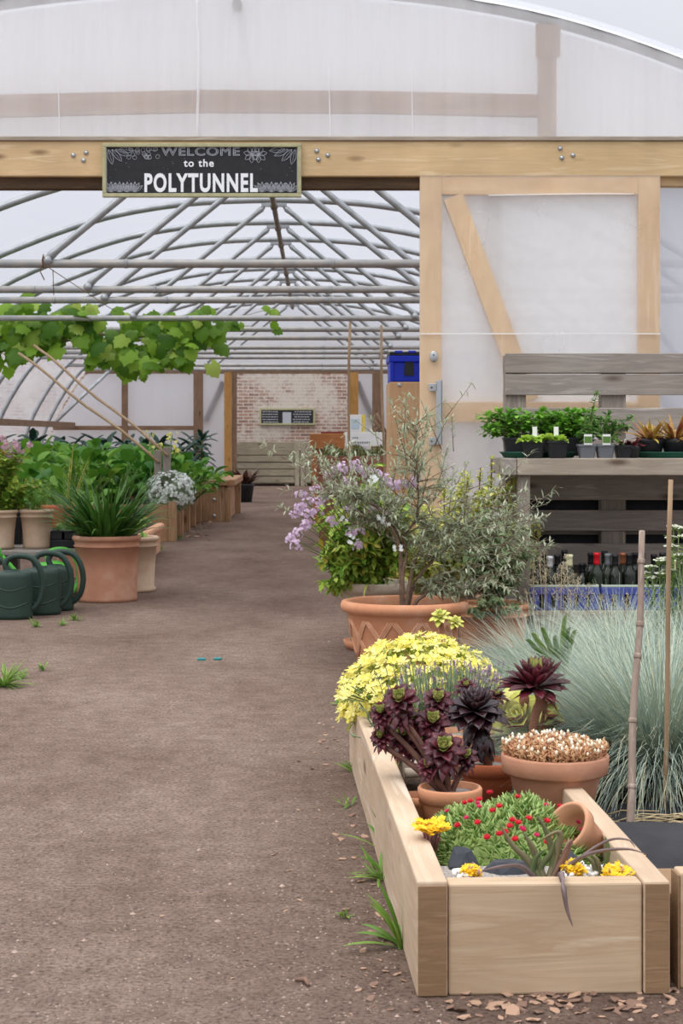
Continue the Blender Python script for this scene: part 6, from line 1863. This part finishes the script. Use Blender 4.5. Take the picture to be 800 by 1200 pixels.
# seeded grass heads
sh_ = thing('seed_head_grass', gp(660, 7.35, 0), 'tall beige grass seed heads in front of blue bottle crates', 'ornamental grass')
q = MB(); f = MB(); rr = random.Random(260)
for i, (px, py) in enumerate(((624, 658), (632, 655), (640, 668), (650, 672), (658, 662), (664, 650), (672, 672), (678, 676), (690, 684), (706, 697), (720, 698), (735, 696), (616, 690), (625, 676), (668, 692), (637, 645), (661, 660))):
    tip = P(px, py, 7.35 + rr.uniform(-.2, .2)); b0 = sh_.location + V(((tip.x - sh_.location.x) * .8, rr.uniform(-.1, .1), 0)); md = b0.lerp(tip, .6) + V((rr.uniform(-.01, .01), 0, .01))
    q.tube([b0, md, tip], [.0016, .0014, .001], 4)
    dn_ = (tip - md).normalized()
    for j in range(120):
        k_ = rr.random(); p = tip - dn_ * k_ * .125; w = .008 + .05 * k_ * (1.2 - k_)
        f.leaf(p + V((rr.uniform(-w, w), rr.uniform(-w, w), 0)), dn_ + rdir(rr) * .8, V((0, 0, 1)), .011, .0034, .2, (.4, 1, .1))
q.build('stalks', M['straw'], sh_); f.build('seed_heads', M['seed'], sh_)
# white yarrow right edge
ya = thing('white_yarrow', gp(785, 6.9, 0), 'white flat headed yarrow by the thin cane at right photo edge', 'flowering plant')
q = MB(); f = MB(); l_ = MB(); rr = random.Random(261)
for px, py in ((762, 664), (772, 657), (778, 655), (757, 672), (775, 672), (765, 677), (784, 668), (789, 617), (795, 619), (787, 630), (786, 640), (797, 650), (802, 628), (806, 660)):
    tip = P(px, py, 6.9 + rr.uniform(-.06, .06)); b0 = ya.location + V(((tip.x - ya.location.x) * .5, 0, 0)); pts = [b0, b0.lerp(tip, .6), tip]; q.tube(pts, [.004, .003, .002], 5)
    for j in range(30):
        a = rr.uniform(0, 6.28); r_ = .03 * math.sqrt(rr.random()); p = tip + V((r_ * math.cos(a), r_ * math.sin(a), .008 * (1 - r_ / .03)))
        q.tube([tip - V((0, 0, .02)), p], .0008, 4, caps=False); f.flower(p, V((rr.uniform(-.4, .4), rr.uniform(-.6, .2), 1)), .0065, 5, 1, cup=.1)
    for j in range(22):
        l_.leaf(pts[0].lerp(tip, rr.uniform(.25, .95)), V((rr.uniform(-1, 1), rr.uniform(-1, 1), .4)), V((0, 0, 1)), rr.uniform(.035, .06), .012, .5, (.3, 1, .6, .9, .1))
q.build('stems', M['stemg'], ya); f.build('flowers', M['yarrow'], ya); l_.build('foliage', M['weed'], ya)
# little dark purple flower at edge and yellowish leaf omitted
# ---- canes
q = MB(); A = P(735, 992, 3.75); A.z = .06; B = P(753.5, 622, 3.95)
pts = [A.lerp(B, i / 10) + V((.003 * math.sin(i * 1.1), 0, 0)) for i in range(11)]
q.tube(pts, [.0092 - .0022 * i / 10 for i in range(11)], 10)
for i in (2, 4, 6, 7, 9): d = (B - A).normalized(); q.tube([pts[i] - d * .006, pts[i] - d * .003, pts[i] + d * .003, pts[i] + d * .006], [.0085, .0108 - .002 * i / 10, .0108 - .002 * i / 10, .0085], 10)
T(q.build('bamboo_cane', M['canegrey'], origin=A), 'thick greyish jointed bamboo cane leaning up from black fabric', 'cane')
q = MB(); A = P(778, 950, 4.05); A.z = .07; B = P(786, 562, 4.05); q.tube([A.lerp(B, i / 6) + V((.002 * math.sin(i), 0, 0)) for i in range(7)], .0058, 8)
T(q.build('bamboo_cane', M['cane'], origin=A), 'thin yellowish cane standing in front of the white yarrow', 'cane')

# ================================================================== ground litter and weeds
def weed(px, py, label, n, L, seed, W=.02, prof=None, lean=None, mat='weed', rise=1.3):
    Y = 1960 / (py - 510); t = thing('weed', gp(px, Y), label, 'weed'); rr = random.Random(seed); q = MB()
    for i in range(n):
        a = rr.uniform(0, 6.28) if lean is None else lean + rr.gauss(0, .8)
        e = rr.uniform(.35, rise); q.blade(t.location + V((rr.uniform(-.01, .01), rr.uniform(-.01, .01), .001)), a, e, e - rr.uniform(.2, 1), L * rr.uniform(.5, 1.1), W * rr.uniform(.7, 1.1), 5, 0, prof=prof or (.25, .6, .9, 1, .7, .05))
    q.build('leaves', M[mat], t)
weed(471, 1112, 'broad leaved green weed at foot of bed near its front corner', 11, .125, 1, .02, lean=2.4, rise=1.6)
weed(448, 1031, 'low feathery weed at the foot of the bed, halfway along', 26, .09, 2, .008, lean=2.8)
weed(452, 1000, 'narrow upright weed growing along the bed side board', 12, .12, 3, .01, lean=1.9, rise=1.55)
weed(415, 905, 'small weed at the bed foot close to yellow flowers, lower', 8, .06, 4, .01, lean=2.8)
weed(408, 945, 'small flat weed lying on path edge beside the bed', 7, .05, 5, .008)
weed(404, 1075, 'tiny green seedling on path left of the broad leaved weed', 7, .03, 6, .008)
weed(398, 826, 'tiny leaf weed at the far corner of the bed under yellow flowers', 8, .05, 7, .014)
weed(545, 1158, 'tiny green sprout against front board of bed', 4, .045, 8, .008)
for i, (px, py, n, L, lab) in enumerate(((4, 805, 120, .13, 'grassy weed tuft at left photo edge on the path side'), (25, 795, 26, .06, 'sparse grass tuft near left photo edge behind the larger tuft'), (50, 786, 14, .05, 'small grass sprig on path right of the left edge tufts'), (42, 735, 26, .06, 'small weed below middle watering can'), (88, 727, 30, .06, 'small weed patch in front of the big terracotta pot'), (74, 733, 22, .05, 'small weed patch below right watering can'), (188, 645, 16, .09, 'weed at the end of the long terracotta trough'), (210, 632, 20, .08, 'weed between the wooden bed posts'))):
    weed(px, py, lab, n, L, 20 + i, .007)
# bark chips at front of bed
rr = random.Random(300)
cp = []
def chip_mesh(seed):
    r_ = random.Random(seed); q = MB(); q.blob((0, 0, 0), (.021, .011 + .003 * (seed % 3), .0045), 0, 1, jit=.95, rnd=r_)
    for i in range(len(q.sm)): q.sm[i] = False
    return q
chips0 = [chip_mesh(i).build('bark_chip', M['chip' if i < 3 else 'chipd'], origin=(0, 0, 0)) for i in range(5)]
used_ = set()
def place_chip(px, py, s_, lab, grp):
    Y = 1960 / (py - 510); i = rr.randrange(5); c = chips0[i]
    if i in used_:
        c = chips0[i].copy(); C.objects.link(c)
    used_.add(i)
    c.location = gp(px, Y, .004 * s_); c.rotation_euler = (rr.uniform(-.3, .3), rr.uniform(-.3, .3), rr.uniform(0, 6)); c.scale = (s_, s_, s_)
    T(c, lab, 'bark chip', grp)
for i in range(90):
    px = rr.uniform(520, 800); place_chip(px, rr.uniform(1158, 1178) + rr.random() ** 2 * 25, rr.uniform(.25, .8), 'broken bark chip on the soil in front of bed front board', 'bark chips in front of the bed')
for px, py, s_ in ((773, 1163, .85), (690, 1155, .75), (640, 1166, .8), (742, 1178, .75), (660, 1175, .6), (787, 1172, .7)): place_chip(px, py, s_, 'broken bark chip on the soil in front of bed front board', 'bark chips in front of the bed')
for i in range(70):
    py = rr.uniform(830, 1190); Y = 1960 / (py - 510)
    xe = 370 + (BL(0, Y - 2.975).x) * 2000 / Y if Y > 2.97 else 500
    place_chip(xe - 6 - abs(rr.gauss(0, 38)), py, rr.uniform(.18, .6), 'small bark chip lying along the path edge of the bed', 'bark chips along the bed side')
for i in range(40):
    place_chip(rr.uniform(20, 440), rr.uniform(760, 1190), rr.uniform(.12, .3), 'stray small bark chip lying on the open path', 'stray chips on the path')
for i in range(24):
    place_chip(rr.uniform(215, 250), rr.uniform(608, 640), rr.uniform(.8, 1.6), 'bark chip beside the wooden bed posts inside the tunnel', 'bark chips by the tunnel bed')
for c in chips0:
    if 'label' not in c: T(c, 'small bark chip lying along the path edge of the bed', 'bark chip', 'bark chips along the bed side')
# fine grit
q = MB(); rr = random.Random(310)
for i in range(5200):
    py = 600 + 620 * rr.random() ** .8; Y = 1960 / (py - 510)
    px = rr.uniform(-20, 520) if rr.random() < .8 else rr.uniform(330, 820)
    p = gp(px, Y); s_ = rr.uniform(.0013, .0032) * (1 + (rr.random() < .03) * 1.3)
    if Y > 2.95 and BL(-.01, Y - 2.975).x < p.x < BL(1.2, 0).x + .5 and Y < 5.1: continue
    vs = [p + V((s_ * rr.uniform(.6, 1.3) * a, s_ * rr.uniform(.6, 1.3) * b_, s_ * c_)) for a, b_, c_ in ((1, 0, .1), (0, 1, .1), (-1, 0, .1), (0, -1, .1), (.1, .1, .8))]
    q.add(vs, [(0, 1, 4), (1, 2, 4), (2, 3, 4), (3, 0, 4)], 0, False)
T(q.build('path_grit', M['stone'], origin=(0, 3, 0)), 'fine loose grit scattered over the earth path', 'grit', kind='stuff')
for px, py, lab in ((236, 773.5, 'small teal plastic scrap on the path, left of a pair'), (255, 773, 'small teal plastic scrap on the path, right of a pair')):
    Y = 1960 / (py - 510); c = gp(px, Y, .004); q = MB(); q.box(c - V((.016, .02, .004)), c + V((.016, .02, .004)), .002); T(q.build('plastic_scrap', M['teal'], origin=c), lab, 'scrap')
c = gp(355, 3.04); q = MB(); q.tube([c + V((-.014, .02, .004)), c + V((.004, .012, .007)), c + V((.01, -.012, .005))], [.003, .005, .003], 6)
T(q.build('curled_leaf', M['chipd'], origin=c), 'curled dry brown leaf on the path near its right edge', 'leaf')

# ================================================================== light, world, camera
W = bpy.data.worlds.new('World'); bpy.context.scene.world = W; W.use_nodes = True
nt = W.node_tree; nt.nodes.clear()
out = nt.nodes.new('ShaderNodeOutputWorld'); bg = nt.nodes.new('ShaderNodeBackground')
tc = nt.nodes.new('ShaderNodeTexCoord'); sx = nt.nodes.new('ShaderNodeSeparateXYZ'); nt.links.new(tc.outputs['Generated'], sx.inputs[0])
nz = N(nt, 'ShaderNodeTexNoise'); nz.inputs['Scale'].default_value = 2.5; nz.inputs['Detail'].default_value = 4; nt.links.new(tc.outputs['Generated'], nz.inputs['Vector'])
r_ = ramp(nt, [(0, (222, 224, 232)), (1, (252, 252, 254))]); nt.links.new(sx.outputs['Z'], r_.inputs['Fac'])
r2_ = ramp(nt, [(.35, (238, 239, 243)), (.65, (255, 255, 255))]); nt.links.new(nz.outputs['Fac'], r2_.inputs['Fac'])
mx = N(nt, 'ShaderNodeMix', data_type='RGBA', blend_type='MULTIPLY'); mx.inputs[0].default_value = 1
nt.links.new(r_.outputs['Color'], mx.inputs[6]); nt.links.new(r2_.outputs['Color'], mx.inputs[7])
nt.links.new(mx.outputs[2], bg.inputs['Color']); 
pw = N(nt, 'ShaderNodeMath', operation='POWER'); pw.inputs[1].default_value = 1.6; pw.use_clamp = True
nt.links.new(sx.outputs['Z'], pw.inputs[0])
ms = N(nt, 'ShaderNodeMath', operation='MULTIPLY_ADD'); ms.inputs[1].default_value = 1.9; ms.inputs[2].default_value = .9
nt.links.new(pw.outputs[0], ms.inputs[0]); nt.links.new(ms.outputs[0], bg.inputs['Strength'])
nt.links.new(bg.outputs[0], out.inputs['Surface'])
sl = bpy.data.lights.new('sun', 'SUN'); sl.energy = 1.3; sl.angle = math.radians(35); sl.color = (1, .97, .92)
so = bpy.data.objects.new('sun', sl); C.objects.link(so)
d = V((.45, .35, -1)); so.rotation_euler = d.to_track_quat('-Z', 'Y').to_euler()
cd = bpy.data.cameras.new('camera'); co = bpy.data.objects.new('camera', cd); C.objects.link(co)
co.location = (0, 0, HC); co.rotation_euler = (PI / 2, 0, 0)
cd.sensor_fit = 'VERTICAL'; cd.sensor_height = 36; cd.sensor_width = 24; cd.lens = 60
cd.shift_x = 30 / 1200; cd.shift_y = -90 / 1200
cd.dof.use_dof = True; cd.dof.focus_distance = 5.0; cd.dof.aperture_fstop = 17
cd.clip_end = 200
sc = bpy.context.scene; sc.camera = co
sc.view_settings.view_transform = 'Standard'; sc.view_settings.look = 'None'; sc.view_settings.gamma = 1; sc.view_settings.exposure = 0
sc.view_settings.use_curve_mapping = False
sc.cycles.transparent_max_bounces = 24; sc.cycles.max_bounces = 10; sc.cycles.diffuse_bounces = 5; sc.cycles.transmission_bounces = 8
sc.cycles.use_denoising = True
